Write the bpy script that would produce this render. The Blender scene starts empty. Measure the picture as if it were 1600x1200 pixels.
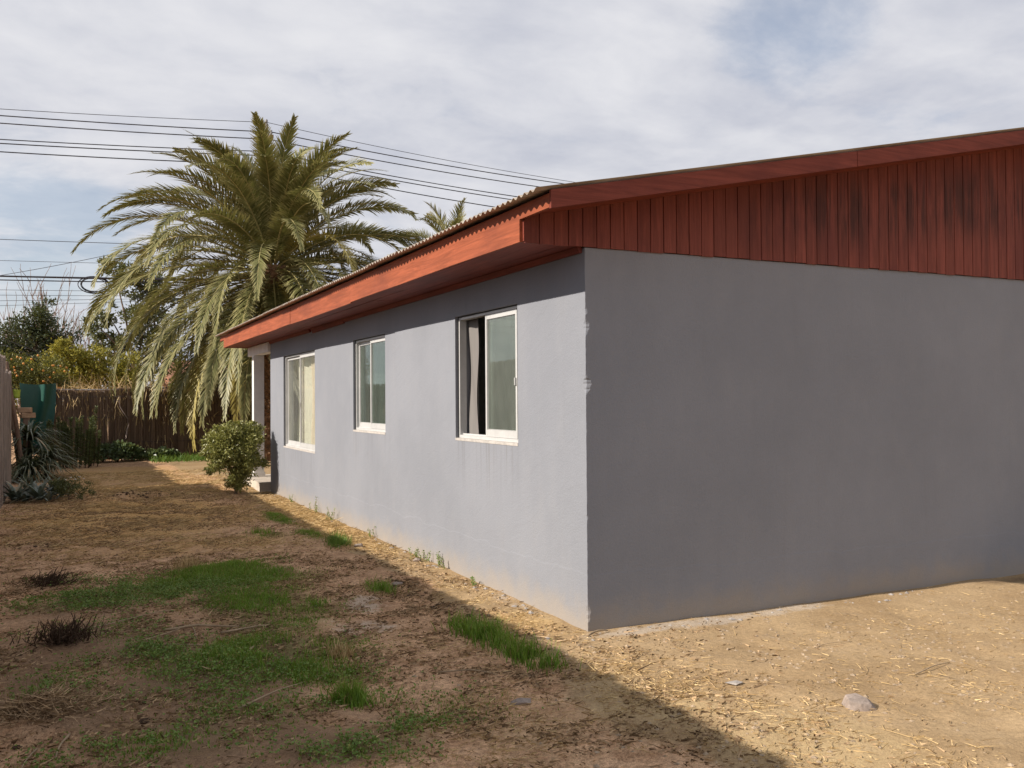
import bpy, math, random
import numpy as np
from mathutils import Matrix, Vector

random.seed(7)
rng = np.random.default_rng(7)
S = bpy.context.scene
COL = S.collection
PI = math.pi

# ------------------------------------------------------------------ camera
cam_d = bpy.data.cameras.new('camera')
cam = bpy.data.objects.new('camera', cam_d)
COL.objects.link(cam)
S.camera = cam
cam_d.sensor_width = 36.0
cam_d.lens = 32.39
cam_d.clip_start = 0.05
cam_d.clip_end = 2000
yaw, pitch, roll = 0.44689, 0.016871, -0.006854
fw = Vector((math.sin(yaw) * math.cos(pitch), math.cos(yaw) * math.cos(pitch), math.sin(pitch)))
rt = fw.cross(Vector((0, 0, 1))).normalized()
up = rt.cross(fw)
rt2 = rt * math.cos(roll) + up * math.sin(roll)
up2 = -rt * math.sin(roll) + up * math.cos(roll)
M = Matrix((rt2, up2, -fw)).transposed().to_4x4()
M.translation = Vector((-2.9917, -5.1434, 1.4822))
cam.matrix_world = M

# ------------------------------------------------------------------ sun and sky
SUN_EL = math.radians(31.8)
SUN_OFF = math.radians(1.2)                      # the sun stands beyond the house's left side, a touch ahead
sun_travel = Vector((math.cos(SUN_EL) * math.cos(SUN_OFF), -math.cos(SUN_EL) * math.sin(SUN_OFF), -math.sin(SUN_EL)))
sun_d = bpy.data.lights.new('sun', 'SUN')
sun_d.energy = 5.0
sun_d.angle = math.radians(0.55)
sun_d.color = (1.0, 0.91, 0.80)
sun = bpy.data.objects.new('sun', sun_d)
COL.objects.link(sun)
sun.rotation_euler = sun_travel.to_track_quat('-Z', 'Y').to_euler()

world = bpy.data.worlds.new('World')
S.world = world
world.use_nodes = True
wt = world.node_tree
wt.nodes.clear()


class NT:
    """a few short-hands for node trees"""
    def __init__(self, tree):
        self.t = tree

    def n(self, kind, ins=None, **props):
        nd = self.t.nodes.new(kind)
        for k, v in props.items():
            setattr(nd, k, v)
        for k, v in (ins or {}).items():
            sock = nd.inputs[k]
            if isinstance(v, bpy.types.NodeSocket):
                self.t.links.new(v, sock)
            elif isinstance(v, (tuple, list)) and len(v) == 3 and sock.type == 'RGBA':
                sock.default_value = (*v, 1)
            else:
                sock.default_value = v
        return nd

    def math(self, op, a, b=0.0, c=0.0, clamp=False):
        nd = self.n('ShaderNodeMath', {0: a, 1: b, 2: c}, operation=op)
        nd.use_clamp = clamp
        return nd.outputs[0]

    def noise(self, vec, scale, detail=4.0, rough=0.55, dist=0.0):
        return self.n('ShaderNodeTexNoise', {'Vector': vec, 'Scale': scale, 'Detail': detail, 'Roughness': rough, 'Distortion': dist}).outputs[0]

    def ramp(self, fac, lo, hi, a=0.0, b=1.0):
        return self.n('ShaderNodeMapRange', {'Value': fac, 'From Min': lo, 'From Max': hi, 'To Min': a, 'To Max': b}, clamp=True, interpolation_type='SMOOTHSTEP').outputs[0]

    def mix(self, fac, a, b, blend='MIX'):
        nd = self.t.nodes.new('ShaderNodeMix')
        nd.data_type = 'RGBA'
        nd.blend_type = blend
        for sock, v in ((nd.inputs[0], fac), (nd.inputs[6], a), (nd.inputs[7], b)):
            if isinstance(v, bpy.types.NodeSocket):
                self.t.links.new(v, sock)
            elif isinstance(v, (tuple, list)):
                sock.default_value = (*v[:3], 1)
            else:
                sock.default_value = v
        return nd.outputs[2]

    def vmap(self, vec, scale=(1, 1, 1), loc=(0, 0, 0)):
        return self.n('ShaderNodeMapping', {'Vector': vec, 'Scale': scale, 'Location': loc}).outputs[0]


W = NT(wt)
tc = W.n('ShaderNodeTexCoord').outputs['Generated']
sky = W.n('ShaderNodeTexSky', sky_type='NISHITA')
sky.sun_disc = False
sky.sun_elevation = SUN_EL
sky.sun_rotation = math.atan2(-sun_travel.x, -sun_travel.y)
sky.altitude = 500
sky.dust_density = 1.5
bg_clear = W.n('ShaderNodeBackground', {'Color': sky.outputs[0], 'Strength': 0.096})
# thin, broken layer of cloud laid over the clear sky, projected on a flat deck
sep = W.n('ShaderNodeSeparateXYZ', {0: tc})
zz = W.math('ADD', W.math('MAXIMUM', sep.outputs[2], 0.0), 0.16)
deck = W.n('ShaderNodeCombineXYZ', {0: W.math('DIVIDE', sep.outputs[0], zz), 1: W.math('DIVIDE', sep.outputs[1], zz), 2: 0.0}).outputs[0]
warp = W.n('ShaderNodeTexNoise', {'Vector': deck, 'Scale': 0.9, 'Detail': 3.0}).outputs[1]
deckw = W.n('ShaderNodeVectorMath', {0: deck, 1: W.n('ShaderNodeVectorMath', {0: warp, 1: (0.45, 0.45, 0.0)}, operation='MULTIPLY').outputs[0]}, operation='ADD').outputs[0]
n_big = W.noise(W.vmap(deckw, (1, 1, 1), (3.1, 1.7, 0)), 0.75, 3.0, 0.5)
n_mid = W.noise(W.vmap(deckw, (1, 1, 1), (9.4, 4.2, 2)), 2.6, 7.0, 0.6)
n_soft = W.noise(W.vmap(deckw, (0.7, 1.2, 1), (1.4, 8.2, 5)), 1.5, 5.0, 0.5)


def sky_gap(d, r0, r1):
    """1 inside the open blue hole of the cloud deck round direction d"""
    dn = Vector(d).normalized()
    dot = W.n('ShaderNodeVectorMath', {0: tc, 1: tuple(dn)}, operation='DOT_PRODUCT').outputs[1]
    return W.ramp(dot, math.cos(math.radians(r1)), math.cos(math.radians(r0)))


gapA = sky_gap((0.645, 0.705, 0.400), 0.5, 7.0)
gapB = sky_gap((-0.03, 0.99, 0.115), 2.0, 9.0)
gapC = sky_gap((0.80, 0.60, 0.20), 1.0, 9.0)
cov = W.math('ADD', W.math('MULTIPLY', n_big, 0.35), W.math('MULTIPLY', n_mid, 0.65))
g_sum = W.math('ADD', W.math('ADD', W.math('MULTIPLY', gapA, 0.28), W.math('MULTIPLY', gapB, 0.21)), W.math('MULTIPLY', gapC, 0.05))
cover = W.ramp(W.math('SUBTRACT', cov, g_sum), 0.19, 0.43, 0.50, 1.0)
n_fine = W.noise(W.vmap(deckw, (1, 1, 1), (2.2, 6.1, 3)), 7.5, 6.0, 0.6)
ctone = W.ramp(W.math('ADD', W.math('ADD', W.math('MULTIPLY', n_soft, 0.55), W.math('MULTIPLY', n_mid, 0.35)), W.math('MULTIPLY', n_fine, 0.10)), 0.33, 0.64)
ccol = W.mix(ctone, (0.505, 0.528, 0.612), (0.785, 0.785, 0.815))
bg_cloud = W.n('ShaderNodeBackground', {'Color': ccol, 'Strength': 0.77})
mixw = W.n('ShaderNodeMixShader', {0: cover, 1: bg_clear.outputs[0], 2: bg_cloud.outputs[0]})
W.n('ShaderNodeOutputWorld', {'Surface': mixw.outputs[0]})

S.view_settings.view_transform = 'Standard'
S.view_settings.look = 'None'
S.view_settings.exposure = 0.42
S.view_settings.gamma = 1.0
S.cycles.use_denoising = True
S.cycles.max_bounces = 8
S.cycles.transparent_max_bounces = 16


# ================================================================== helpers
def hash2(ix, iy, seed):
    h = (ix.astype(np.int64) * 374761393 + iy.astype(np.int64) * 668265263 + seed * 2147483647) & 0xFFFFFFFF
    h = ((h ^ (h >> 13)) * 1274126177) & 0xFFFFFFFF
    h = h ^ (h >> 16)
    return (h & 0xFFFFFF) / float(0xFFFFFF)


def vnoise(x, y, seed=0):
    x = np.asarray(x, float)
    y = np.asarray(y, float)
    ix, iy = np.floor(x), np.floor(y)
    fx, fy = x - ix, y - iy
    fx = fx * fx * (3 - 2 * fx)
    fy = fy * fy * (3 - 2 * fy)
    a = hash2(ix, iy, seed)
    b = hash2(ix + 1, iy, seed)
    c = hash2(ix, iy + 1, seed)
    d = hash2(ix + 1, iy + 1, seed)
    return (a + (b - a) * fx) * (1 - fy) + (c + (d - c) * fx) * fy


def fbm(x, y, seed=0, oct=4):
    s = 0
    amp = 0.5
    t = 0
    for o in range(oct):
        s = s + amp * vnoise(np.asarray(x) * 2 ** o, np.asarray(y) * 2 ** o, seed + o * 17)
        t += amp
        amp *= 0.5
    return s / t


def sstep(a, b, x):
    t = np.clip((np.asarray(x, float) - a) / (b - a), 0, 1)
    return t * t * (3 - 2 * t)


class MB:
    """collects vertices and faces (all numpy) and links them as one mesh object"""
    def __init__(self):
        self.v = []
        self.f = []
        self.a = []
        self.nv = 0

    def add(self, v, f, a=None):
        v = np.asarray(v, float).reshape(-1, 3)
        f = np.asarray(f, np.int64)
        if a is None:
            a = np.full((len(v), 3), 0.5)
        a = np.asarray(a, float)
        if a.ndim == 1:
            a = np.tile(a, (len(v), 1))
        self.v.append(v)
        self.a.append(a)
        self.f.append(f + self.nv)
        self.nv += len(v)
        return self

    def box(self, lo, hi, a=None):
        x0, y0, z0 = lo
        x1, y1, z1 = hi
        v = [(x0, y0, z0), (x1, y0, z0), (x1, y1, z0), (x0, y1, z0), (x0, y0, z1), (x1, y0, z1), (x1, y1, z1), (x0, y1, z1)]
        f = [(0, 3, 2, 1), (4, 5, 6, 7), (0, 1, 5, 4), (1, 2, 6, 5), (2, 3, 7, 6), (3, 0, 4, 7)]
        return self.add(v, f, a)

    def tube(self, pts, rad, n=8, a=None, cap=True):
        P = np.asarray(pts, float)
        k = len(P)
        rad = np.broadcast_to(np.asarray(rad, float), (k,))
        T = np.gradient(P, axis=0)
        T /= np.linalg.norm(T, axis=1)[:, None] + 1e-12
        ref = np.array([0, 0, 1.0]) if abs(T[0][2]) < 0.9 else np.array([1.0, 0, 0])
        U = np.cross(T, ref)
        U /= np.linalg.norm(U, axis=1)[:, None] + 1e-12
        V = np.cross(T, U)
        th = np.linspace(0, 2 * PI, n, endpoint=False)
        ring = P[:, None, :] + rad[:, None, None] * (np.cos(th)[None, :, None] * U[:, None, :] + np.sin(th)[None, :, None] * V[:, None, :])
        v = ring.reshape(-1, 3)
        i = np.arange(k - 1)[:, None] * n
        j = np.arange(n)[None, :]
        j2 = (j + 1) % n
        f = np.stack([i + j, i + j2, i + n + j2, i + n + j], -1).reshape(-1, 4)
        self.add(v, f, a)
        if cap:
            b = self.nv - len(v)
            self.f.append(np.array([[b + q for q in range(n)][::-1]]))
            self.f.append(np.array([[b + (k - 1) * n + q for q in range(n)]]))
        return self

    def build(self, name, mat, parent=None, smooth=False):
        me = bpy.data.meshes.new(name)
        V = np.concatenate(self.v)
        A = np.concatenate(self.a)
        fl = []
        for f in self.f:
            fl.append((f.shape[1], f))
        nl = sum(f.size for k, f in fl)
        npol = sum(len(f) for k, f in fl)
        me.vertices.add(len(V))
        me.vertices.foreach_set('co', V.ravel())
        me.loops.add(nl)
        me.loops.foreach_set('vertex_index', np.concatenate([f.ravel() for k, f in fl]).astype(np.int32))
        me.polygons.add(npol)
        tot = np.concatenate([np.full(len(f), k) for k, f in fl])
        me.polygons.foreach_set('loop_start', (np.cumsum(tot) - tot).astype(np.int32))
        me.update(calc_edges=True)
        at = me.attributes.new('col', 'FLOAT_COLOR', 'POINT')
        at.data.foreach_set('color', np.concatenate([A, np.ones((len(A), 1))], 1).ravel())
        me.polygons.foreach_set('use_smooth', np.full(npol, bool(smooth)))
        if mat is not None:
            me.materials.append(mat)
        o = bpy.data.objects.new(name, me)
        COL.objects.link(o)
        if parent is not None:
            o.parent = parent
        return o


def tag(o, label=None, cat=None, group=None, kind=None):
    if label:
        o['label'] = label
    if cat:
        o['category'] = cat
    if group:
        o['group'] = group
    if kind:
        o['kind'] = kind
    return o


def thing(name, label, cat, group=None, loc=(0, 0, 0), rz=0.0):
    o = bpy.data.objects.new(name, None)
    o.empty_display_size = 0.1
    COL.objects.link(o)
    o.location = loc
    o.rotation_euler = (0, 0, rz)
    return tag(o, label, cat, group)


def unit(v):
    v = np.asarray(v, float)
    return v / (np.linalg.norm(v, axis=-1, keepdims=True) + 1e-12)


def rnd_dirs(n, r=None):
    r = r or rng
    return unit(r.normal(size=(n, 3)))


def leaves(mb, C, D, L, Wd, r=None, t=0.5, fold=0.0, extra=0.5):
    """diamond leaves at C along D (unit); random roll"""
    r = rng
    C = np.asarray(C, float)
    D = unit(D)
    n = len(C)
    if n == 0:
        return
    L = np.broadcast_to(np.asarray(L, float), (n,))[:, None]
    Wd = np.broadcast_to(np.asarray(Wd, float), (n,))[:, None]
    Sd = unit(np.cross(D, rnd_dirs(n)))
    N = np.cross(Sd, D)
    v = np.stack([C, C + D * L * 0.45 + Sd * Wd * 0.5 + N * L * fold, C + D * L, C + D * L * 0.45 - Sd * Wd * 0.5 + N * L * fold], 1)
    f = (np.arange(n)[:, None] * 4 + np.arange(4)[None]).astype(np.int64)
    rv = r.random(n)
    ex = np.broadcast_to(np.asarray(extra, float), (n,))
    a = np.stack([np.repeat(rv, 4), np.tile([0.0, 0.5, 1.0, 0.5], n), np.repeat(ex, 4)], 1)
    mb.add(v.reshape(-1, 3), f, a)


def blades(mb, C, up, lean, L, Wd, seg=3, bend=0.6, extra=0.5):
    """thin curved blades: start along up, bow over towards lean"""
    C = np.asarray(C, float)
    n = len(C)
    if n == 0:
        return
    up = unit(np.broadcast_to(up, (n, 3)))
    lean = unit(np.broadcast_to(lean, (n, 3)))
    L = np.broadcast_to(np.asarray(L, float), (n,))
    Wd = np.broadcast_to(np.asarray(Wd, float), (n,))
    bend = np.broadcast_to(np.asarray(bend, float), (n,))
    side = unit(np.cross(up, lean) + 1e-6)
    vs = []
    ts = []
    P = C.copy()
    for k in range(seg + 1):
        t = k / seg
        w = Wd * (1 - t) ** 0.7 * 0.5 + Wd * 0.04
        vs += [P - side * w[:, None], P + side * w[:, None]]
        ts += [t, t]
        ang = bend * (t + 0.5 / seg)
        d = up * np.cos(ang)[:, None] + lean * np.sin(ang)[:, None]
        P = P + d * (L / seg)[:, None]
    v = np.stack(vs, 1)
    m = 2 * (seg + 1)
    q = np.array([[2 * k, 2 * k + 1, 2 * k + 3, 2 * k + 2] for k in range(seg)])
    f = (np.arange(n)[:, None, None] * m + q[None]).reshape(-1, 4)
    rv = rng.random(n)
    ex = np.broadcast_to(np.asarray(extra, float), (n,))
    a = np.stack([np.repeat(rv, m), np.tile(ts, n), np.repeat(ex, m)], 1)
    mb.add(v.reshape(-1, 3), f, a)


# ================================================================== materials
def new_mat(name):
    m = bpy.data.materials.new(name)
    m.use_nodes = True
    m.node_tree.nodes.clear()
    return m, NT(m.node_tree)


def finish(T, color, rough=0.85, spec=0.25, bump=None, bump_s=0.3, bump_d=0.01, metal=0.0, trans=0.0, trans_col=None):
    ins = {'Base Color': color, 'Roughness': rough, 'Specular IOR Level': spec, 'Metallic': metal}
    if bump is not None:
        ins['Normal'] = T.n('ShaderNodeBump', {'Height': bump, 'Strength': bump_s, 'Distance': bump_d}).outputs[0]
    b = T.n('ShaderNodeBsdfPrincipled', ins).outputs[0]
    if trans:
        tr = T.n('ShaderNodeBsdfTranslucent', {'Color': trans_col if trans_col is not None else color}).outputs[0]
        b = T.n('ShaderNodeMixShader', {0: trans, 1: b, 2: tr}).outputs[0]
    T.n('ShaderNodeOutputMaterial', {'Surface': b})


def pos(T):
    return T.n('ShaderNodeNewGeometry').outputs['Position']


def attr(T):
    a = T.n('ShaderNodeAttribute', attribute_name='col')
    s = T.n('ShaderNodeSeparateColor', {0: a.outputs['Color']})
    return s.outputs[0], s.outputs[1], s.outputs[2]


def m_leaf(name, dark, light, tip=None, trans=0.3, rough=0.55, spec=0.35, extra=None):
    m, T = new_mat(name)
    r, t, e = attr(T)
    c = T.mix(r, dark, light)
    if tip is not None:
        c = T.mix(T.math('MULTIPLY', T.ramp(t, 0.35, 1.0), 0.75), c, tip)
    if extra is not None:
        c = T.mix(T.ramp(e, 0.55, 1.0), c, extra)
    finish(T, c, rough, spec, trans=trans, trans_col=T.mix(0.35, c, (0.30, 0.30, 0.04)))
    return m


def m_plain(name, c, rough=0.7, spec=0.3, var=0.15, scale=8.0, metal=0.0, bump=0.15, stretch=(1, 1, 1), bd=0.004):
    m, T = new_mat(name)
    p = T.vmap(pos(T), stretch)
    n = T.noise(p, scale, 5.0)
    n2 = T.noise(p, scale * 6, 4.0)
    k = T.math('ADD', T.math('MULTIPLY', n, 0.6), T.math('MULTIPLY', n2, 0.4))
    lo = tuple(x * (1 - var * 1.8) for x in c)
    hi = tuple(min(1, x * (1 + var * 1.4)) for x in c)
    finish(T, T.mix(T.ramp(k, 0.3, 0.7), lo, hi), rough, spec, n2, bump, bd, metal)
    return m


WIN_ = [(1.000, 2.228, 1.140, 2.197), (4.190, 5.410, 1.125, 2.190), (7.295, 9.335, 0.770, 2.180)]


# --- grey stucco
def m_stucco():
    m, T = new_mat('grey_stucco')
    p = pos(T)
    big = T.noise(p, 0.9, 5.0, 0.6)
    mid = T.noise(T.vmap(p, (1, 1, 0.45)), 5.0, 5.0)
    streak = T.noise(T.vmap(p, (9, 9, 0.7), (3, 1, 0)), 1.0, 4.0)
    fine = T.noise(p, 170.0, 3.0, 0.6)
    grit = T.noise(p, 60.0, 5.0, 0.65)
    c = T.mix(T.ramp(big, 0.3, 0.7), (0.222, 0.233, 0.262), (0.250, 0.261, 0.292))
    c = T.mix(T.math('MULTIPLY', T.ramp(mid, 0.45, 0.75), 0.16), c, (0.30, 0.30, 0.315))
    c = T.mix(T.math('MULTIPLY', T.ramp(streak, 0.55, 0.8), 0.18), c, (0.19, 0.19, 0.20))
    # rain runs below the window sills
    xyz = T.n('ShaderNodeSeparateXYZ', {0: p})
    runs = T.ramp(T.noise(T.vmap(p, (24, 24, 0.5), (1, 5, 2)), 1.0, 4.0, 0.6), 0.50, 0.72)
    for (wy0, wy1, wz0, wz1) in WIN_:
        iny = T.math('MULTIPLY', T.math('GREATER_THAN', xyz.outputs[1], wy0 - 0.03), T.math('LESS_THAN', xyz.outputs[1], wy1 + 0.03))
        inz = T.math('MULTIPLY', T.ramp(xyz.outputs[2], wz0 - 0.55, wz0), T.math('LESS_THAN', xyz.outputs[2], wz0))
        c = T.mix(T.math('MULTIPLY', T.math('MULTIPLY', T.math('MULTIPLY', iny, inz), runs), 0.42), c, (0.15, 0.145, 0.145))
    # scuffs, pin holes and the splashed dusty foot of the wall
    speck = T.ramp(T.noise(T.vmap(p, (1, 1, 1), (7, 7, 7)), 34.0, 2.0), 0.765, 0.80)
    zone = T.ramp(T.noise(p, 1.7, 3.0), 0.48, 0.62)
    c = T.mix(T.math('MULTIPLY', T.math('MULTIPLY', speck, zone), 0.55), c, (0.14, 0.13, 0.13))
    z = T.n('ShaderNodeSeparateXYZ', {0: p}).outputs[2]
    foot = T.math('ADD', z, T.math('MULTIPLY', T.math('SUBTRACT', T.noise(p, 6.0, 6.0, 0.65), 0.5), 0.30))
    c = T.mix(T.math('MULTIPLY', T.ramp(foot, 0.25, -0.02), 0.70), c, (0.33, 0.285, 0.235))
    # faint lap line where the last coat of render stops above the plinth, and trowel sweeps
    lap = T.ramp(T.math('ADD', z, T.math('MULTIPLY', T.math('SUBTRACT', T.noise(T.vmap(p, (1, 1, 0)), 1.3, 6.0, 0.6), 0.5), 0.22)), 0.335, 0.350)
    sweep = T.noise(T.vmap(T.n('ShaderNodeVectorRotate', {'Vector': p, 'Angle': 0.6, 'Axis': (1, 1, 0)}).outputs[0], (2.2, 2.2, 9)), 1.0, 3.0, 0.5, 1.2)
    mid = T.math('ADD', mid, T.math('ADD', T.math('MULTIPLY', lap, -0.32), T.math('MULTIPLY', sweep, 0.7)))
    h = T.math('ADD', T.math('MULTIPLY', fine, 0.35), T.math('ADD', T.math('MULTIPLY', grit, 0.65), T.math('MULTIPLY', mid, 0.9)))
    finish(T, c, 0.88, 0.2, h, 0.60, 0.007)
    return m


# --- red painted wood
def m_redwood(name, base, axis, stain=False, spec=0.35):
    m, T = new_mat(name)
    p = pos(T)
    st = {'x': (0.5, 9, 9), 'y': (9, 0.5, 9), 'z': (9, 9, 0.5)}[axis]
    pg = T.vmap(p, st)
    grain = T.noise(pg, 4.0, 8.0, 0.68, 0.6)
    blotch = T.noise(T.vmap(p, tuple(max(0.6, s * 0.14) for s in st)), 2.2, 5.0, 0.6)
    rndv = T.n('ShaderNodeObjectInfo').outputs['Random']
    c = T.mix(T.ramp(grain, 0.3, 0.72), tuple(x * 0.72 for x in base), tuple(min(1, x * 1.22) for x in base))
    c = T.mix(T.math('MULTIPLY', T.ramp(blotch, 0.45, 0.70), 0.50), c, (base[0] * 0.55, base[1] * 0.55, base[2] * 0.7))
    tint = T.math('ADD', 0.91, T.math('MULTIPLY', rndv, 0.18))
    c = T.mix(1.0, c, T.n('ShaderNodeCombineColor', {0: tint, 1: tint, 2: tint}).outputs[0], 'MULTIPLY')
    chips = T.ramp(T.noise(pg, 16.0, 5.0, 0.7), 0.70, 0.76)
    c = T.mix(T.math('MULTIPLY', chips, 0.45), c, (0.42, 0.27, 0.19))
    if stain:
        s = T.n('ShaderNodeSeparateXYZ', {0: p})
        mould = T.noise(T.vmap(p, (17, 17, 1.1), (4.4, 0, 1.2)), 1.0, 8.0, 0.72)
        clump = T.noise(T.vmap(p, (1.6, 1.6, 0.7), (0, 0, 3.3)), 1.3, 3.0)
        inx = T.ramp(s.outputs[0], 0.7, 2.4)
        zc = T.math('SUBTRACT', s.outputs[2], T.math('ADD', 2.60, T.math('MULTIPLY', s.outputs[0], 0.125)))
        inz = T.ramp(T.math('ABSOLUTE', zc), 0.42, 0.06)
        k = T.math('MULTIPLY', T.math('MULTIPLY', inx, inz), T.ramp(T.math('ADD', T.math('MULTIPLY', mould, 0.62), T.math('MULTIPLY', clump, 0.38)), 0.42, 0.56))
        c = T.mix(T.math('MULTIPLY', k, 0.72), c, (0.030, 0.017, 0.015))
    finish(T, c, 0.62, spec, T.math('ADD', grain, T.math('MULTIPLY', chips, -0.6)), 0.35, 0.004)
    return m


def m_zinc():
    m, T = new_mat('weathered_zinc')
    p = pos(T)
    n = T.noise(T.vmap(p, (0.8, 3, 1)), 2.5, 6.0, 0.6)
    c = T.mix(T.ramp(n, 0.35, 0.68), (0.50, 0.45, 0.38), (0.30, 0.22, 0.16))
    finish(T, c, 0.6, 0.4, T.noise(p, 60.0), 0.1, 0.002, metal=0.15)
    return m


def m_glass(name, tint, dust, refl=1.0):
    m, T = new_mat(name)
    p = pos(T)
    d = T.n('ShaderNodeBsdfTransparent', {'Color': tint}).outputs[0]
    g = T.n('ShaderNodeBsdfGlossy', {'Color': (0.95, 0.97, 0.96), 'Roughness': 0.02}).outputs[0]
    fr = T.n('ShaderNodeFresnel', {'IOR': 1.52}).outputs[0]
    b = T.n('ShaderNodeMixShader', {0: T.math('MULTIPLY', fr, refl), 1: d, 2: g}).outputs[0]
    film = T.n('ShaderNodeBsdfDiffuse', {'Color': (0.62, 0.64, 0.60)}).outputs[0]
    smear = T.noise(T.vmap(p, (1, 3, 1.2)), 3.0, 6.0, 0.65)
    spots = T.ramp(T.noise(p, 42.0, 3.0), 0.66, 0.74)
    k = T.math('ADD', T.math('MULTIPLY', T.ramp(smear, 0.3, 0.9, 0.75, 1.25), dust), T.math('MULTIPLY', spots, dust * 0.5))
    b = T.n('ShaderNodeMixShader', {0: k, 1: b, 2: film}).outputs[0]
    T.n('ShaderNodeOutputMaterial', {'Surface': b})
    return m


def m_cloth(name, c, trans=0.25):
    m, T = new_mat(name)
    p = pos(T)
    n = T.noise(T.vmap(p, (6, 6, 0.6)), 2.0, 4.0)
    col = T.mix(T.ramp(n, 0.3, 0.7), tuple(x * 0.85 for x in c), c)
    finish(T, col, 0.9, 0.1, T.noise(p, 300.0, 2.0), 0.1, 0.001, trans=trans)
    return m


def m_ground():
    m, T = new_mat('dry_soil')
    p = pos(T)
    a1 = T.n('ShaderNodeAttribute', attribute_name='col')
    s1 = T.n('ShaderNodeSeparateColor', {0: a1.outputs['Color']})
    a2 = T.n('ShaderNodeAttribute', attribute_name='col2')
    s2 = T.n('ShaderNodeSeparateColor', {0: a2.outputs['Color']})
    sand, green, straw = s1.outputs[0], s1.outputs[1], s1.outputs[2]
    ash, darker, gold = s2.outputs[0], s2.outputs[1], s2.outputs[2]
    big = T.noise(p, 1.1, 5.0, 0.6)
    mid = T.noise(p, 6.0, 7.0, 0.65)
    fine = T.noise(p, 38.0, 6.0, 0.7)
    grit = T.noise(p, 150.0, 4.0, 0.7)
    fib = T.noise(T.vmap(T.n('ShaderNodeVectorRotate', {'Vector': p, 'Angle': 0.5, 'Axis': (0, 0, 1)}).outputs[0], (24, 95, 40)), 1.0, 5.0, 0.7, 1.4)
    fib2 = T.noise(T.vmap(T.n('ShaderNodeVectorRotate', {'Vector': p, 'Angle': -0.9, 'Axis': (0, 0, 1)}).outputs[0], (26, 105, 40)), 1.0, 5.0, 0.7, 1.4)
    brown = T.mix(T.ramp(mid, 0.32, 0.68), (0.380, 0.222, 0.125), (0.620, 0.398, 0.240))
    tan = T.mix(T.ramp(big, 0.32, 0.68), (0.325, 0.222, 0.120), (0.420, 0.300, 0.172))
    tan = T.mix(T.math('MULTIPLY', T.ramp(mid, 0.5, 0.75), 0.45), tan, (0.40, 0.300, 0.200))
    edge = T.math('ADD', sand, T.math('MULTIPLY', T.math('SUBTRACT', mid, 0.5), 0.55))
    c = T.mix(T.ramp(edge, 0.3, 0.7), brown, tan)
    spk = T.ramp(T.math('ADD', T.math('MULTIPLY', fine, 0.5), T.math('MULTIPLY', grit, 0.5)), 0.38, 0.62, 0.50, 1.40)
    spk = T.math('ADD', T.math('MULTIPLY', spk, T.math('SUBTRACT', 1.0, T.math('MULTIPLY', sand, 0.55))), T.math('MULTIPLY', sand, 0.55))
    c = T.mix(1.0, c, T.n('ShaderNodeCombineColor', {0: spk, 1: spk, 2: spk}).outputs[0], 'MULTIPLY')
    # dry golden lawn thatch
    thatch = T.mix(T.ramp(fib, 0.35, 0.7), (0.36, 0.210, 0.080), (0.68, 0.435, 0.180))
    c = T.mix(T.math('MULTIPLY', T.ramp(T.math('ADD', gold, T.math('MULTIPLY', T.math('SUBTRACT', fine, 0.5), 0.7)), 0.22, 0.72), 0.88), c, thatch)
    st = T.ramp(T.math('ADD', T.math('ADD', T.math('MULTIPLY', fib, 0.6), T.math('MULTIPLY', fib2, 0.6)), T.math('MULTIPLY', straw, 0.30)), 0.72, 0.92)
    c = T.mix(T.math('MULTIPLY', st, T.math('MULTIPLY', straw, 0.8)), c, (0.52, 0.39, 0.21))
    gcol = T.mix(T.ramp(mid, 0.35, 0.65), (0.090, 0.120, 0.028), (0.155, 0.185, 0.046))
    gk = T.ramp(T.math('ADD', green, T.math('MULTIPLY', T.math('SUBTRACT', fine, 0.5), 0.8)), 0.30, 0.80)
    c = T.mix(T.math('MULTIPLY', gk, 0.82), c, gcol)
    ak = T.ramp(T.math('ADD', ash, T.math('MULTIPLY', T.math('SUBTRACT', T.math('ADD', T.math('MULTIPLY', mid, 0.5), T.math('MULTIPLY', fine, 0.5)), 0.5), 2.6)), 0.45, 0.95)
    c = T.mix(T.math('MULTIPLY', ak, 0.7), c, (0.46, 0.395, 0.325))
    c = T.mix(T.math('MULTIPLY', T.ramp(T.math('ADD', darker, T.math('MULTIPLY', T.math('SUBTRACT', mid, 0.5), 0.6)), 0.3, 0.8), 0.70), c, (0.120, 0.080, 0.050))
    c = T.mix(T.math('MULTIPLY', T.ramp(grit, 0.62, 0.74), 0.35), c, (0.50, 0.42, 0.32))
    c = T.mix(T.math('MULTIPLY', T.ramp(fine, 0.40, 0.26), 0.30), c, (0.13, 0.082, 0.052))
    h = T.math('ADD', T.math('ADD', T.math('MULTIPLY', fine, 0.75), T.math('MULTIPLY', grit, 0.22)), T.math('MULTIPLY', mid, 1.2))
    finish(T, c, 0.95, 0.12, h, 0.55, 0.018)
    return m


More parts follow.
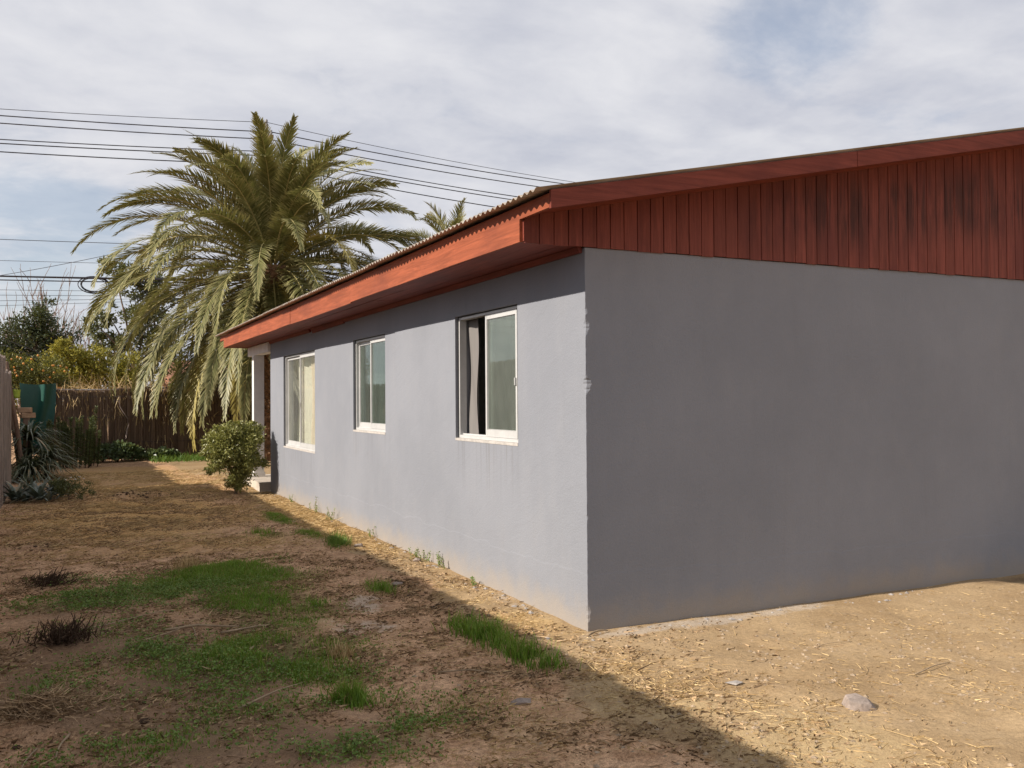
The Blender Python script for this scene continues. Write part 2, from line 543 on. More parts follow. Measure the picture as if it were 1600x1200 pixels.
MAT = {}
MAT['stucco'] = m_stucco()
MAT['inner'] = m_plain('inner_plaster', (0.86, 0.83, 0.80), 0.9, 0.1, 0.04)
MAT['inner_floor'] = m_plain('inner_floor', (0.62, 0.57, 0.50), 0.5)
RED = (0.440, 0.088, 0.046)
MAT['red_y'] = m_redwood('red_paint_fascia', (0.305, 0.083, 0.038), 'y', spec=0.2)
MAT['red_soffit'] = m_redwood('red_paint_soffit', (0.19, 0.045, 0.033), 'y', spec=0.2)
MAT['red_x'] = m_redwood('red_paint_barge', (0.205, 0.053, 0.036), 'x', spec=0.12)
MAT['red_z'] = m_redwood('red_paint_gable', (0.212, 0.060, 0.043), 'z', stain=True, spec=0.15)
MAT['zinc'] = m_zinc()
MAT['alu'] = m_plain('white_aluminium', (0.50, 0.50, 0.495), 0.45, 0.5, 0.05, 5.0, 0.0, 0.03)
MAT['alu_dark'] = m_plain('dull_aluminium', (0.42, 0.42, 0.41), 0.4, 0.5, 0.08, 5.0, 0.2, 0.03)
MAT['sill'] = m_plain('cement_sill', (0.46, 0.43, 0.40), 0.85, 0.2, 0.12, 12.0)
MAT['gasket'] = m_plain('black_rubber', (0.03, 0.03, 0.03), 0.6)
MAT['glass_a'] = m_glass('dusty_green_glass', (0.60, 0.66, 0.62), 0.10, 0.55)
MAT['glass_b'] = m_glass('green_glass', (0.60, 0.70, 0.65), 0.06, 0.65)
MAT['glass_c'] = m_glass('clear_glass', (0.97, 0.965, 0.94), 0.07, 0.3)
MAT['cream'] = m_cloth('cream_cloth', (0.86, 0.78, 0.64))
MAT['paleblind'] = m_cloth('pale_paper', (0.70, 0.71, 0.62), 0.1)
MAT['palegrey'] = m_cloth('pale_grey_cloth', (0.24, 0.225, 0.215), 0.1)
MAT['greycloth'] = m_cloth('grey_green_cloth', (0.20, 0.22, 0.19), 0.05)
MAT['greencloth'] = m_cloth('dark_green_cloth', (0.055, 0.095, 0.080), 0.05)
MAT['white'] = m_plain('white_paint', (0.74, 0.72, 0.69), 0.6, 0.3, 0.05, 6.0, 0.0, 0.1)
MAT['concrete'] = m_plain('pale_concrete', (0.50, 0.44, 0.37), 0.9, 0.2, 0.10, 5.0)
MAT['ground'] = m_ground()
MAT['grass'] = m_leaf('green_grass', (0.085, 0.190, 0.018), (0.190, 0.345, 0.040), (0.25, 0.36, 0.055), 0.35, extra=(0.40, 0.30, 0.12))
MAT['grass_bright'] = m_leaf('bright_grass', (0.070, 0.160, 0.022), (0.140, 0.260, 0.045), (0.17, 0.26, 0.05), 0.35)
MAT['clover'] = m_leaf('clover', (0.100, 0.190, 0.036), (0.235, 0.340, 0.080), None, 0.25, extra=(0.27, 0.27, 0.07))
MAT['straw'] = m_leaf('straw', (0.30, 0.19, 0.080), (0.74, 0.56, 0.30), None, 0.15, 0.7, 0.3)
MAT['litter'] = m_leaf('brown_litter', (0.085, 0.048, 0.027), (0.60, 0.425, 0.255), None, 0.1, 0.8, 0.15)
MAT['stone'] = m_plain('clods', (0.36, 0.275, 0.19), 0.95, 0.15, 0.22, 30.0, 0.0, 0.5)
MAT['rock'] = m_plain('rock', (0.30, 0.245, 0.21), 0.9, 0.2, 0.18, 14.0, 0.0, 0.6)
MAT['cement'] = m_plain('cement_crumbs', (0.34, 0.31, 0.285), 0.95, 0.15, 0.15, 20.0, 0.0, 0.5)
MAT['bark'] = m_plain('bark', (0.20, 0.15, 0.11), 0.95, 0.1, 0.25, 10.0, 0.0, 0.7, (1, 1, 0.4), 0.02)
MAT['palebark'] = m_plain('pale_bark', (0.30, 0.235, 0.20), 0.95, 0.1, 0.2, 10.0, 0.0, 0.3)
MAT['deadstem'] = m_plain('dead_stem', (0.075, 0.048, 0.032), 0.95, 0.1, 0.3, 15.0, 0.0, 0.4)
MAT['stick'] = m_plain('dry_stick', (0.34, 0.255, 0.165), 0.9, 0.15, 0.2, 15.0, 0.0, 0.3)
MAT['palm_leaf'] = m_leaf('palm_leaf', (0.095, 0.104, 0.034), (0.225, 0.215, 0.082), (0.43, 0.385, 0.185), 0.16, 0.48, 0.36, extra=(0.34, 0.28, 0.075))
MAT['palm_rib'] = m_plain('palm_rib', (0.36, 0.31, 0.13), 0.6, 0.3, 0.12)
MAT['palm_trunk'] = m_plain('palm_trunk', (0.25, 0.155, 0.095), 0.95, 0.1, 0.3, 9.0, 0.0, 0.8, (1, 1, 1), 0.02)
MAT['palm_dead'] = m_leaf('dead_palm_leaf', (0.20, 0.12, 0.055), (0.38, 0.26, 0.12), None, 0.15, 0.8, 0.15)
MAT['shrub'] = m_leaf('shrub_leaf', (0.115, 0.140, 0.034), (0.34, 0.345, 0.105), (0.40, 0.36, 0.13), 0.28, 0.4, 0.5)
MAT['leaf_dark'] = m_leaf('dark_tree_leaf', (0.022, 0.036, 0.015), (0.065, 0.085, 0.034), None, 0.2, 0.5, 0.4)
MAT['leaf_mid'] = m_leaf('mid_tree_leaf', (0.055, 0.075, 0.026), (0.165, 0.170, 0.065), None, 0.25, 0.45, 0.45)
MAT['leaf_yellow'] = m_leaf('yellow_shrub_leaf', (0.18, 0.18, 0.030), (0.44, 0.38, 0.070), None, 0.3, 0.55, 0.3)
MAT['leaf_orange'] = m_leaf('citrus_leaf', (0.050, 0.070, 0.018), (0.190, 0.175, 0.040), None, 0.25, 0.5, 0.4)
MAT['fruit'] = m_plain('orange_fruit', (0.58, 0.25, 0.05), 0.5, 0.4, 0.1)
MAT['strap'] = m_leaf('strap_leaf', (0.042, 0.062, 0.030), (0.120, 0.140, 0.080), (0.17, 0.17, 0.10), 0.15, 0.4, 0.5, extra=(0.36, 0.25, 0.12))
MAT['greyleaf'] = m_leaf('grey_succulent_leaf', (0.105, 0.135, 0.110), (0.22, 0.25, 0.20), None, 0.1, 0.5, 0.4, extra=(0.33, 0.28, 0.18))
MAT['rosemary'] = m_leaf('upright_needle', (0.035, 0.060, 0.022), (0.085, 0.115, 0.042), (0.17, 0.19, 0.07), 0.2, 0.6, 0.3)
MAT['ivy'] = m_leaf('ivy_leaf', (0.050, 0.085, 0.032), (0.155, 0.200, 0.090), None, 0.2, 0.35, 0.5)
MAT['flower'] = m_plain('white_petal', (0.8, 0.78, 0.74), 0.6)
MAT['reed'] = m_leaf('dry_reed', (0.115, 0.076, 0.052), (0.290, 0.203, 0.145), None, 0.0, 0.85, 0.15)
MAT['iron'] = m_plain('dark_iron', (0.06, 0.06, 0.065), 0.6, 0.4)
MAT['grey_pipe'] = m_plain('grey_pipe', (0.24, 0.24, 0.25), 0.5, 0.4)
MAT['tarp'] = m_plain('green_tarp', (0.014, 0.080, 0.058), 0.42, 0.5, 0.1, 4.0, 0.0, 0.2)
MAT['oldwood'] = m_plain('grey_wood', (0.29, 0.235, 0.20), 0.95, 0.1, 0.25, 9.0, 0.0, 0.6, (1, 1, 0.12), 0.008)
MAT['darkwood'] = m_plain('brown_wood', (0.20, 0.135, 0.10), 0.95, 0.1, 0.25, 9.0, 0.0, 0.6, (1, 1, 0.12), 0.008)
MAT['brick'] = m_plain('clay_block', (0.42, 0.27, 0.17), 0.95, 0.1, 0.15, 12.0)
MAT['lime'] = m_plain('lime_plastic', (0.42, 0.55, 0.08), 0.5, 0.4, 0.05)
MAT['cable'] = m_plain('black_cable', (0.045, 0.045, 0.055), 0.6, 0.3)
MAT['pole'] = m_plain('concrete_pole', (0.16, 0.15, 0.14), 0.9, 0.2, 0.1)
MAT['tile'] = m_plain('terracotta_roof', (0.27, 0.135, 0.085), 0.9, 0.2, 0.2, 6.0)
MAT['farwall'] = m_plain('far_wall', (0.52, 0.36, 0.27), 0.9, 0.2, 0.1, 3.0)


# ================================================================== ground
def blob(x, y, cx, cy, rx, ry, rz=0.0):
    dx, dy = x - cx, y - cy
    c, s = math.cos(rz), math.sin(rz)
    u = (dx * c + dy * s) / rx
    v = (-dx * s + dy * c) / ry
    return np.exp(-(u * u + v * v) ** 1.5)


GREEN = [(-1.85, 3.0, 0.70, 0.75, 1.0), (-2.30, 2.55, 0.75, 0.50, 0.75), (-2.9, 2.45, 0.55, 0.40, 0.8), (-1.75, 1.6, 0.60, 0.95, 0.85),
         (-2.0, 0.35, 0.65, 0.60, 0.9), (-1.75, -0.05, 0.35, 0.35, 0.55), (-2.55, 0.75, 0.25, 0.22, 0.85), (-2.65, 0.05, 0.5, 0.25, 0.45),
         (-2.3, -0.75, 1.0, 0.40, 0.55), (-1.85, -1.25, 0.40, 0.30, 0.60), (-2.9, -0.8, 0.35, 0.3, 0.45), (-2.5, -1.0, 0.6, 0.25, 0.5), (-0.62, 6.6, 0.16, 0.9, 0.8),
         (-0.58, 5.2, 0.15, 0.5, 0.9), (-0.62, 2.6, 0.14, 0.9, 0.30), (-0.75, 1.9, 0.15, 0.25, 0.6), (-2.7, 11.4, 1.2, 0.5, 0.25),
         (-1.0, 5.2, 0.3, 0.35, 0.45), (-1.55, 3.9, 0.35, 0.2, 0.3), (0.3, 19.6, 1.4, 0.6, 0.5), (-0.35, 17.2, 0.9, 1.2, 0.35), (-2.5, 0.3, 0.9, 1.8, 0.34)]
STRAW = [(-0.25, 6.5, 0.35, 3.4, 0.9), (-0.25, 0.35, 0.32, 0.55, 1.0), (-0.28, 1.4, 0.25, 0.8, 0.6), (-0.35, -1.3, 0.42, 0.75, 1.0), (-0.15, -2.1, 0.55, 0.8, 0.9),
         (-0.95, -1.4, 0.75, 0.7, 0.65), (-1.1, 0.0, 0.55, 0.5, 0.5), (-1.35, 0.15, 0.3, 0.3, 0.7), (0.9, -1.9, 0.8, 0.6, 0.22), (1.9, -1.0, 1.0, 0.5, 0.10), (-1.85, 0.95, 0.25, 0.2, 0.7)]
ASH = [(-1.06, 1.45, 0.28, 0.42, 0.85), (-1.22, 0.75, 0.30, 0.28, 0.85), (-1.35, 1.05, 0.2, 0.3, 0.5), (0.55, -0.12, 0.8, 0.13, 1.2), (1.6, -0.10, 0.6, 0.12, 1.0), (-0.07, 0.8, 0.10, 1.3, 0.6), (-3.4, 3.6, 0.2, 0.3, 0.4)]
DARKER = [(-3.0, 1.1, 0.55, 0.5, 0.75), (-3.15, 3.3, 0.4, 0.45, 0.7), (-3.1, -0.35, 0.45, 0.35, 0.55), (-2.25, 1.1, 0.5, 0.35, 0.5), (-2.1, 10.25, 0.6, 0.35, 0.6), (-3.3, 5.3, 0.4, 0.4, 0.5), (-2.4, -0.35, 0.8, 0.25, 0.45),  # patches where the ground colour is mixed towards dark brown
        (-2.65, 0.6, 1.2, 2.8, 0.88), (-2.3, -1.0, 1.1, 0.7, 0.85), (3.9, -0.18, 0.7, 0.15, 0.6), (-0.62, 1.2, 0.2, 1.2, 0.45)]
GOLD = [(-2.2, 7.8, 1.6, 2.6, 0.95), (-1.9, 12.0, 1.9, 2.6, 0.75), (-2.2, 16.0, 1.8, 2.6, 0.7), (-2.0, 4.9, 1.5, 0.8, 0.6), (-0.3, 6.5, 0.35, 3.5, 0.8), (-0.3, 0.3, 0.28, 0.5, 0.8)]


def field(lst, x, y):
    r = np.zeros_like(np.asarray(x, float))
    for (cx, cy, rx, ry, s) in lst:
        r = np.maximum(r, s * blob(x, y, cx, cy, rx, ry))
    return r


def gz(x, y):
    x = np.asarray(x, float)
    y = np.asarray(y, float)
    near = np.exp(-((x / 40) ** 2 + ((y - 5) / 40) ** 2))
    left = sstep(-0.3, -1.0, x)
    h = (fbm(x * 0.8, y * 0.8, 3, 3) - 0.5) * 0.05 + (fbm(x * 3, y * 3, 9, 2) - 0.5) * (0.018 + 0.022 * left) + (fbm(x * 8, y * 8, 21, 1) - 0.5) * 0.010
    h = h + (fbm(x * 2.6, y * 2.6, 63, 2) - 0.5) * 0.028 * (1 - left)
    h = h * near
    h = h + 0.10 * blob(x, y, -2.05, 10.3, 0.45, 0.22) * (0.5 + fbm(x * 9, y * 9, 4, 3)) + 0.07 * blob(x, y, -2.55, 10.0, 0.3, 0.2) + 0.05 * blob(x, y, -3.3, 5.3, 0.35, 0.25)
    h = h + 0.05 * blob(x, y, -3.1, -0.35, 0.3, 0.22) + 0.04 * blob(x, y, -3.0, 1.1, 0.35, 0.3)
    # the ground is level where it meets the house
    hw = np.maximum(np.maximum(-0.02 - x, x - 9.2), np.maximum(0 - y, y - 10.4))
    return h * sstep(-0.1, 0.5, hw + 0.1) - 0.012 * (1 - sstep(0.0, 0.35, hw)) + 0.032 * np.clip(fbm(x * 2.3, y * 2.3, 55, 3) - 0.40, 0, 1) * np.exp(-(np.clip(hw, 0, 9) / 0.13) ** 2)


def build_ground():
    xs = np.concatenate([[-900, -400, -180, -90, -50, -30, -20, -14, -10, -8, -6.5, -5.4, -4.8], np.arange(-4.4, 4.6, 0.04), np.arange(4.6, 7, 0.15), [7.5, 8.5, 10, 12, 15, 20, 28, 40, 70, 150, 400, 900]])
    ys = np.concatenate([[-900, -400, -180, -90, -50, -30, -20, -14, -10, -8, -6.5, -5.4, -4.8, -4.3], np.arange(-3.9, 8, 0.04), np.arange(8, 14, 0.08), np.arange(14, 21, 0.14), [21.3, 22, 23, 25, 28, 32, 40, 55, 80, 150, 400, 900]])
    X, Y = np.meshgrid(xs, ys)
    Z = gz(X, Y)
    n, m_ = X.shape
    v = np.stack([X, Y, Z], -1).reshape(-1, 3)
    i = np.arange(n - 1)[:, None] * m_
    j = np.arange(m_ - 1)[None]
    f = np.stack([i + j, i + j + 1, i + m_ + j + 1, i + m_ + j], -1).reshape(-1, 4)
    x, y = v[:, 0], v[:, 1]
    wob = (fbm(x * 1.5, y * 1.5, 31, 4) - 0.5)
    sand = sstep(-0.75, -0.25, x + wob * 0.7 + 0.10 * np.clip(-y, 0, 4))
    sand = np.maximum(sand, sstep(13.5, 15.5, y) * sstep(-1.2, -0.5, x))
    br = 0.6 + 0.9 * (fbm(x * 2.2, y * 2.2, 41, 4) - 0.2)
    col = np.stack([sand, np.clip(field(GREEN, x, y) * br, 0, 1), np.clip(np.maximum(field(STRAW, x, y), 0.06) * br, 0, 1)], 1)
    col2 = np.stack([np.clip(field(ASH, x, y) * br, 0, 1), np.clip(field(DARKER, x, y) * br, 0, 1), np.clip(field(GOLD, x, y) * br, 0, 1), np.ones(len(x))], 1)
    mb = MB().add(v, f, col)
    o = mb.build('ground', MAT['ground'], smooth=True)
    at = o.data.attributes.new('col2', 'FLOAT_COLOR', 'POINT')
    at.data.foreach_set('color', col2.ravel())
    tag(o, 'dry soil yard, tan beside the house and brown with patchy grass on the left', kind='structure')


build_ground()


# ================================================================== house
HL, HW, HH = 10.37, 9.2, 2.46          # length, width, wall height
RIDGE = HW / 2
OV, GO = 0.468, 0.40                   # eave overhang, gable overhang
SL = 0.2036
TOPZ = lambda x: 2.705 + SL * ((x + 0.469) if x <= RIDGE else (2 * RIDGE - x + 0.469))   # top edge of the barge boards

house = thing('grey_house', 'long grey stuccoed bungalow with red painted eaves and corrugated roof', 'house')
WT = 0.16
WIN = [  # y0, y1, z0, z1
    (1.000, 2.228, 1.140, 2.197),
    (4.190, 5.410, 1.125, 2.190),
    (7.295, 9.335, 0.770, 2.180)]


def side_wall():
    mb = MB()
    ys = sorted({0.06, HL} | {w[0] for w in WIN} | {w[1] for w in WIN})
    zs = sorted({-0.25, HH} | {w[2] for w in WIN} | {w[3] for w in WIN})
    # outer and inner skins, leaving the window cells open
    for x, flip in ((0.0, False), (WT, True)):
        for a, b in zip(ys[:-1], ys[1:]):
            for c, d in zip(zs[:-1], zs[1:]):
                cy, cz = (a + b) / 2, (c + d) / 2
                if any(w[0] < cy < w[1] and w[2] < cz < w[3] for w in WIN):
                    continue
                q = [(x, a, c), (x, b, c), (x, b, d), (x, a, d)]
                mb.add(q[::-1] if not flip else q, [(0, 1, 2, 3)])
    for (y0, y1, z0, z1) in WIN:
        for q in ([(0, y0, z0), (WT, y0, z0), (WT, y0, z1), (0, y0, z1)], [(0, y1, z0), (0, y1, z1), (WT, y1, z1), (WT, y1, z0)],
                  [(0, y0, z0), (0, y1, z0), (WT, y1, z0), (WT, y0, z0)], [(0, y0, z1), (WT, y0, z1), (WT, y1, z1), (0, y1, z1)]):
            mb.add(q, [(0, 1, 2, 3)])
    # hand-floated corner: a slightly wandering arris with two knocked-off chips
    z = np.linspace(-0.25, HH, 220)
    r = np.random.default_rng(3)
    jx = 0.003 * (vnoise(z * 7, z * 0, 1) - 0.5) + 0.0035 * (vnoise(z * 40, z * 0, 2) - 0.5)
    jy = 0.003 * (vnoise(z * 7, z * 0, 5) - 0.5) + 0.0035 * (vnoise(z * 40, z * 0, 6) - 0.5)
    for zc, hw, dp in ((1.95, 0.045, 0.016), (1.575, 0.05, 0.022), (2.05, 0.02, 0.008), (0.10, 0.05, 0.010), (0.72, 0.012, 0.006)):
        k = np.exp(-((z - zc) / hw) ** 4) * dp * (0.6 + 0.6 * r.random(len(z)))
        jx += k
        jy += k * 0.8
    n = len(z)
    cx, cy = 0.001 + jx, 0.001 + jy
    A = np.stack([np.zeros(n), np.full(n, 0.06), z], 1)
    B = np.stack([np.zeros(n), 0.003 + cy * 1.6, z], 1)
    Cc = np.stack([cx * 0.5, cy * 0.5, z], 1)
    Dd = np.stack([0.003 + cx * 1.6, np.zeros(n), z], 1)
    Ee = np.stack([np.full(n, 0.06), np.zeros(n), z], 1)
    P = np.stack([A, B, Cc, Dd, Ee], 1).reshape(-1, 3)
    i = np.arange(n - 1)[:, None] * 5
    j = np.arange(4)[None]
    f = np.stack([i + j, i + j + 1, i + 5 + j + 1, i + 5 + j], -1).reshape(-1, 4)
    mb.add(P, f)
    o = mb.build('side_wall', MAT['stucco'], house)
    return o


side_wall()
# gable wall, far end wall and back wall
g = MB()
g.add([(0.06, 0, -0.25), (HW, 0, -0.25), (HW, 0, HH), (0.06, 0, HH)], [(0, 1, 2, 3)])
g.add([(WT, WT, -0.25), (HW - WT, WT, -0.25), (HW - WT, WT, HH), (WT, WT, HH)], [(3, 2, 1, 0)])
g.build('gable_wall', MAT['stucco'], house)
g = MB()
g.box((0.0 + 0.002, HL - WT, -0.25), (HW, HL, HH))
g.build('end_wall', MAT['stucco'], house)
g = MB()
g.box((HW - WT, WT + 0.002, -0.25), (HW, HL - WT - 0.002, HH))
g.build('back_wall', MAT['stucco'], house)
g = MB()
g.box((WT + 0.003, WT + 0.003, -0.2), (HW - WT - 0.003, HL - WT - 0.003, 0.12))
g.build('inner_floor', MAT['inner_floor'], house)
g = MB()
g.box((0.02, 0.02, HH + 0.012), (HW - 0.02, HL - 0.02, HH + 0.03))
g.build('ceiling', MAT['inner'], house)
for (x0, x1, y0, y1) in ((WT + 0.004, 0.245, 2.285, 2.42), (1.25, 4.2, 2.52, 2.62), (WT + 0.004, 4.2, 3.60, 3.70), (WT + 0.004, 4.2, 6.40, 6.50), (4.2, 4.3, 0.2, 10.1)):
    g = MB()
    g.box((x0, y0, 0.13), (x1, y1, HH + 0.005))
    g.build('partition', MAT['inner'], house)


def frame_ring(mb, x0, x1, y0, y1, z0, z1, w, wb=None, wt_=None):
    wb = wb or w
    wt_ = wt_ or w
    mb.box((x0, y0, z0), (x1, y0 + w, z1))
    mb.box((x0, y1 - w, z0), (x1, y1, z1))
    mb.box((x0 + 0.001, y0 + w, z0), (x1 - 0.001, y1 - w, z0 + wb))
    mb.box((x0 + 0.001, y0 + w, z1 - wt_), (x1 - 0.001, y1 - w, z1))


def window(i, label, sashes, sill_out=0.003):
    y0, y1, z0, z1 = WIN[i]
    w = bpy.data.objects.new('window', None)
    COL.objects.link(w)
    w.parent = house
    w['label'] = label
    mb = MB()
    e = 0.004
    frame_ring(mb, 0.030, 0.092, y0 + e, y1 - e, z0 + 0.018, z1 - e, 0.026)
    mb.box((0.058, y0 + 0.03, z0 + 0.044), (0.062, y1 - 0.03, z0 + 0.056))
    mb.build('frame', MAT['alu'], w)
    mb = MB()
    mb.box((-sill_out, y0 + 0.001, z0 - 0.004), (0.10, y1 - 0.001, z0 + 0.017))
    mb.build('sill', MAT['sill'], w)
    # thin dark joint between render and frame, seen along the far jamb and head
    mb = MB()
    mb.box((0.026, y1 - 0.012, z0 + 0.018), (0.0295, y1 - 0.0005, z1 - 0.001))
    mb.box((0.026, y0 + 0.001, z1 - 0.010), (0.0295, y1 - 0.013, z1 - 0.0005))
    mb.build('seal', MAT['gasket'], w)
    for (a, b, track, gm, latch) in sashes:
        x0 = 0.034 if track == 0 else 0.064
        mb = MB()
        frame_ring(mb, x0, x0 + 0.024, a, b, z0 + 0.046, z1 - 0.032, 0.027, 0.056, 0.036)
        s = mb.build('sash', MAT['alu'], w)
        mb = MB()
        mb.box((x0 + 0.010, a + 0.022, z0 + 0.095), (x0 + 0.014, b - 0.022, z1 - 0.062))
        s.parent = w
        pn = mb.build('pane', MAT[gm], w)
        mb = MB()
        t = 0.005
        frame_ring(mb, x0 + 0.0085, x0 + 0.0155, a + 0.0275, b - 0.0275, z0 + 0.1025, z1 - 0.0685, t)
        mb.build('gasket', MAT['alu_dark'], w)
        if latch is not None:
            mb = MB()
            zc = (z0 + z1) / 2 - 0.05
            mb.box((x0 - 0.012, latch - 0.010, zc - 0.028), (x0 - 0.0005, latch + 0.010, zc + 0.028))
            mb.build('latch', MAT['alu_dark'], w)
    return w


def curtain(parent, y0, y1, z0, z1, x, mat, waves, amp, taper=0.0, name='curtain', slant=0.0):
    ny, nz = max(12, int(waves * 10)), 24
    u = np.linspace(0, 1, ny)
    t = np.linspace(0, 1, nz)
    U, T_ = np.meshgrid(u, t)
    width = 1 - taper * np.sin(T_ * PI * 0.5) ** 2
    Y = y0 + (y1 - y0) * (0.5 + (U - 0.5) * width) + slant * T_ * (U - 0.5)
    Z = z1 - (z1 - z0) * T_ - 0.012 * np.sin(U * waves * PI * 1.7)
    X = x + amp * np.sin(U * waves * 2 * PI + 0.7 * np.sin(T_ * 3)) + 0.01 * np.sin(T_ * 7 + U * 5)
    v = np.stack([X, Y, Z], -1).reshape(-1, 3)
    i = np.arange(nz - 1)[:, None] * ny
    j = np.arange(ny - 1)[None]
    f = np.stack([i + j, i + j + 1, i + ny + j + 1, i + ny + j], -1).reshape(-1, 4)
    return MB().add(v, f).build(name, mat, parent, smooth=True)


# near window: far leaf slid open behind the near one
w1 = window(0, 'half open sliding window nearest the house corner', [(1.028, 1.628, 1, 'glass_a', None), (1.080, 1.665, 0, 'glass_a', 1.10)])
w2 = window(1, 'middle sliding window with dark green cloth behind it', [(4.218, 4.835, 0, 'glass_b', None), (4.795, 5.380, 1, 'glass_b', None)])
w3 = window(2, 'widest sliding window with cream curtain', [(7.325, 8.350, 0, 'glass_c', 8.30), (8.300, 9.305, 1, 'glass_c', None)])
curtain(w1, 0.98, 1.66, 1.05, 2.25, 0.26, MAT['greycloth'], 3, 0.012)
curtain(w1, 2.03, 2.212, 1.165, 2.185, 0.125, MAT['palegrey'], 1.0, 0.0012)  # added for the pale strip inside, hung where direct sun brightens it
curtain(w2, 4.12, 4.86, 1.02, 2.25, 0.24, MAT['greycloth'], 3, 0.012)  # added cloth; its grey-green colour stands in for a bush reflected in the pane
curtain(w2, 4.84, 5.55, 1.02, 2.25, 0.20, MAT['greencloth'], 2, 0.008)
curtain(w3, 7.30, 8.30, 0.66, 2.25, 0.21, MAT['cream'], 6, 0.028)
curtain(w3, 8.28, 9.45, 0.66, 2.25, 0.24, MAT['paleblind'], 3, 0.014)

# ---- roof
roof = bpy.data.objects.new('roof', None)
COL.objects.link(roof)
roof.parent = house
Y0R, Y1R = -GO, HL + 1.93 + GO + 0.02      # roof runs on over the porch
PORCH_Y = HL + 1.93
SHEET = 0.076 * 11


def roof_sheet(ya, yb, side, lift, shift):
    n = int(round((yb - ya) / 0.076 * 8)) + 1
    y = np.linspace(ya, yb, n)
    t = np.array([0.0, 0.02, 0.35, 0.7, 1.0])
    xe = -OV - 0.105 + shift
    X = xe + (RIDGE - xe) * t
    if side < 0:
        X = 2 * RIDGE - X
    wave = 0.0095 * np.cos((y - ya) / 0.076 * 2 * PI)
    XX, YY = np.meshgrid(X, y)
    base = np.array([TOPZ(x) for x in X])
    ZZ = base[None, :] + 0.0125 + lift + wave[:, None] + 0.006 * (vnoise(YY * 1.3, XX * 0.7, 8) - 0.5)
    v1 = np.stack([XX, YY, ZZ], -1).reshape(-1, 3)
    v2 = v1 - np.array([0, 0, 0.0022])
    m_ = len(X)
    i = np.arange(n - 1)[:, None] * m_
    j = np.arange(m_ - 1)[None]
    f = np.stack([i + j, i + j + 1, i + m_ + j + 1, i + m_ + j], -1).reshape(-1, 4)
    mb = MB()
    k = len(v1)
    rim = []
    for q in range(n - 1):
        rim.append((q * m_, (q + 1) * m_, (q + 1) * m_ + k, q * m_ + k))
    for q in range(m_ - 1):
        rim.append((q, q + 1, q + 1 + k, q + k))
        b = (n - 1) * m_
        rim.append((b + q, b + q + 1, b + q + 1 + k, b + q + k))
    mb.add(np.concatenate([v1, v2]), np.concatenate([f, f[:, ::-1] + k, np.array(rim)]))
    return mb.build('roof_sheet', MAT['zinc'], roof, smooth=False)


ya = Y0R - 0.030
k = 0
rr = random.Random(5)
while ya < Y1R:
    yb = min(ya + SHEET, Y1R + 0.03)
    for sd in (1, -1):
        roof_sheet(ya, yb + 0.02, sd, 0.0028 * (k % 2), rr.uniform(-0.008, 0.008))
    ya = yb
    k += 1
g = MB()
for sgn in (1, -1):
    xr = RIDGE - sgn * 0.22
    q = [(RIDGE, Y0R - 0.02, TOPZ(RIDGE) + 0.05), (xr, Y0R - 0.02, TOPZ(xr) + 0.045), (xr, Y1R + 0.02, TOPZ(xr) + 0.045), (RIDGE, Y1R + 0.02, TOPZ(RIDGE) + 0.05)]
    g.add(q, [(0, 1, 2, 3)])
g.build('ridge_cap', MAT['zinc'], roof)

# eave fascia: deep board between the gable walls, its upper half running on to the barge boards
segs = [(0.0, 3.86, 0.0, 0.0), (3.862, 6.66, 0.003, -0.008), (6.664, PORCH_Y, -0.001, -0.003)]
for (a, b, dx, dz) in segs:
    n = 24
    yy = np.linspace(a, b, n)
    bow = 0.004 * (vnoise(yy * 0.9, yy * 0, 12) - 0.5) * 2
    lo = 2.466 + dz + bow
    hi = np.full(n, 2.688)
    v = np.concatenate([np.stack([np.full(n, -OV + dx), yy, lo], 1), np.stack([np.full(n, -OV + dx), yy, hi], 1),
                        np.stack([np.full(n, -OV + 0.022 + dx), yy, hi], 1), np.stack([np.full(n, -OV + 0.022 + dx), yy, lo], 1)])
    i = np.arange(n - 1)
    f = np.concatenate([np.stack([i + p * n, i + 1 + p * n, i + 1 + ((p + 1) % 4) * n, i + ((p + 1) % 4) * n], 1) for p in range(4)])
    mb = MB().add(v, f)
    mb.f.append(np.array([[0, n, 2 * n, 3 * n], [n - 1, 4 * n - 1, 3 * n - 1, 2 * n - 1]]))
    mb.build('fascia_board', MAT['red_y'], house)
for (a, b) in ((Y0R, -0.001), (PORCH_Y + 0.001, Y1R)):
    g = MB()
    g.box((-OV - 0.001, a, 2.605), (-OV + 0.021, b, 2.689))
    g.build('fascia_board', MAT['red_y'], house)

# soffit boards under the eave, and the moulding that hides the joint with the wall
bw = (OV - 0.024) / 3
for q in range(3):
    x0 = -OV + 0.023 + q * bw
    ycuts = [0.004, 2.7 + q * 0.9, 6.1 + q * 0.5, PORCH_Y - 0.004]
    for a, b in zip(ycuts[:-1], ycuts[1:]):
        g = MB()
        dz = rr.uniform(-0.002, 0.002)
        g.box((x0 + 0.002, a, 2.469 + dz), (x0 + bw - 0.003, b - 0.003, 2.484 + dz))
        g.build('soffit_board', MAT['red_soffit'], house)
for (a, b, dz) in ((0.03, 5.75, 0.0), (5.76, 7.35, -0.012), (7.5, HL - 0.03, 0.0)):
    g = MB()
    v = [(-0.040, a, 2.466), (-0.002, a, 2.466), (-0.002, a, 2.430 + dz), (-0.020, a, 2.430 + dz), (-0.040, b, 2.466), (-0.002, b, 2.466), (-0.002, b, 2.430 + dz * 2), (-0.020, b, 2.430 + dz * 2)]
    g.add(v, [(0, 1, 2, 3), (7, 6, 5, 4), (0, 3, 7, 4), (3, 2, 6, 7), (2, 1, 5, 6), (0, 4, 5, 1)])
    g.build('moulding', MAT['red_soffit'], house)

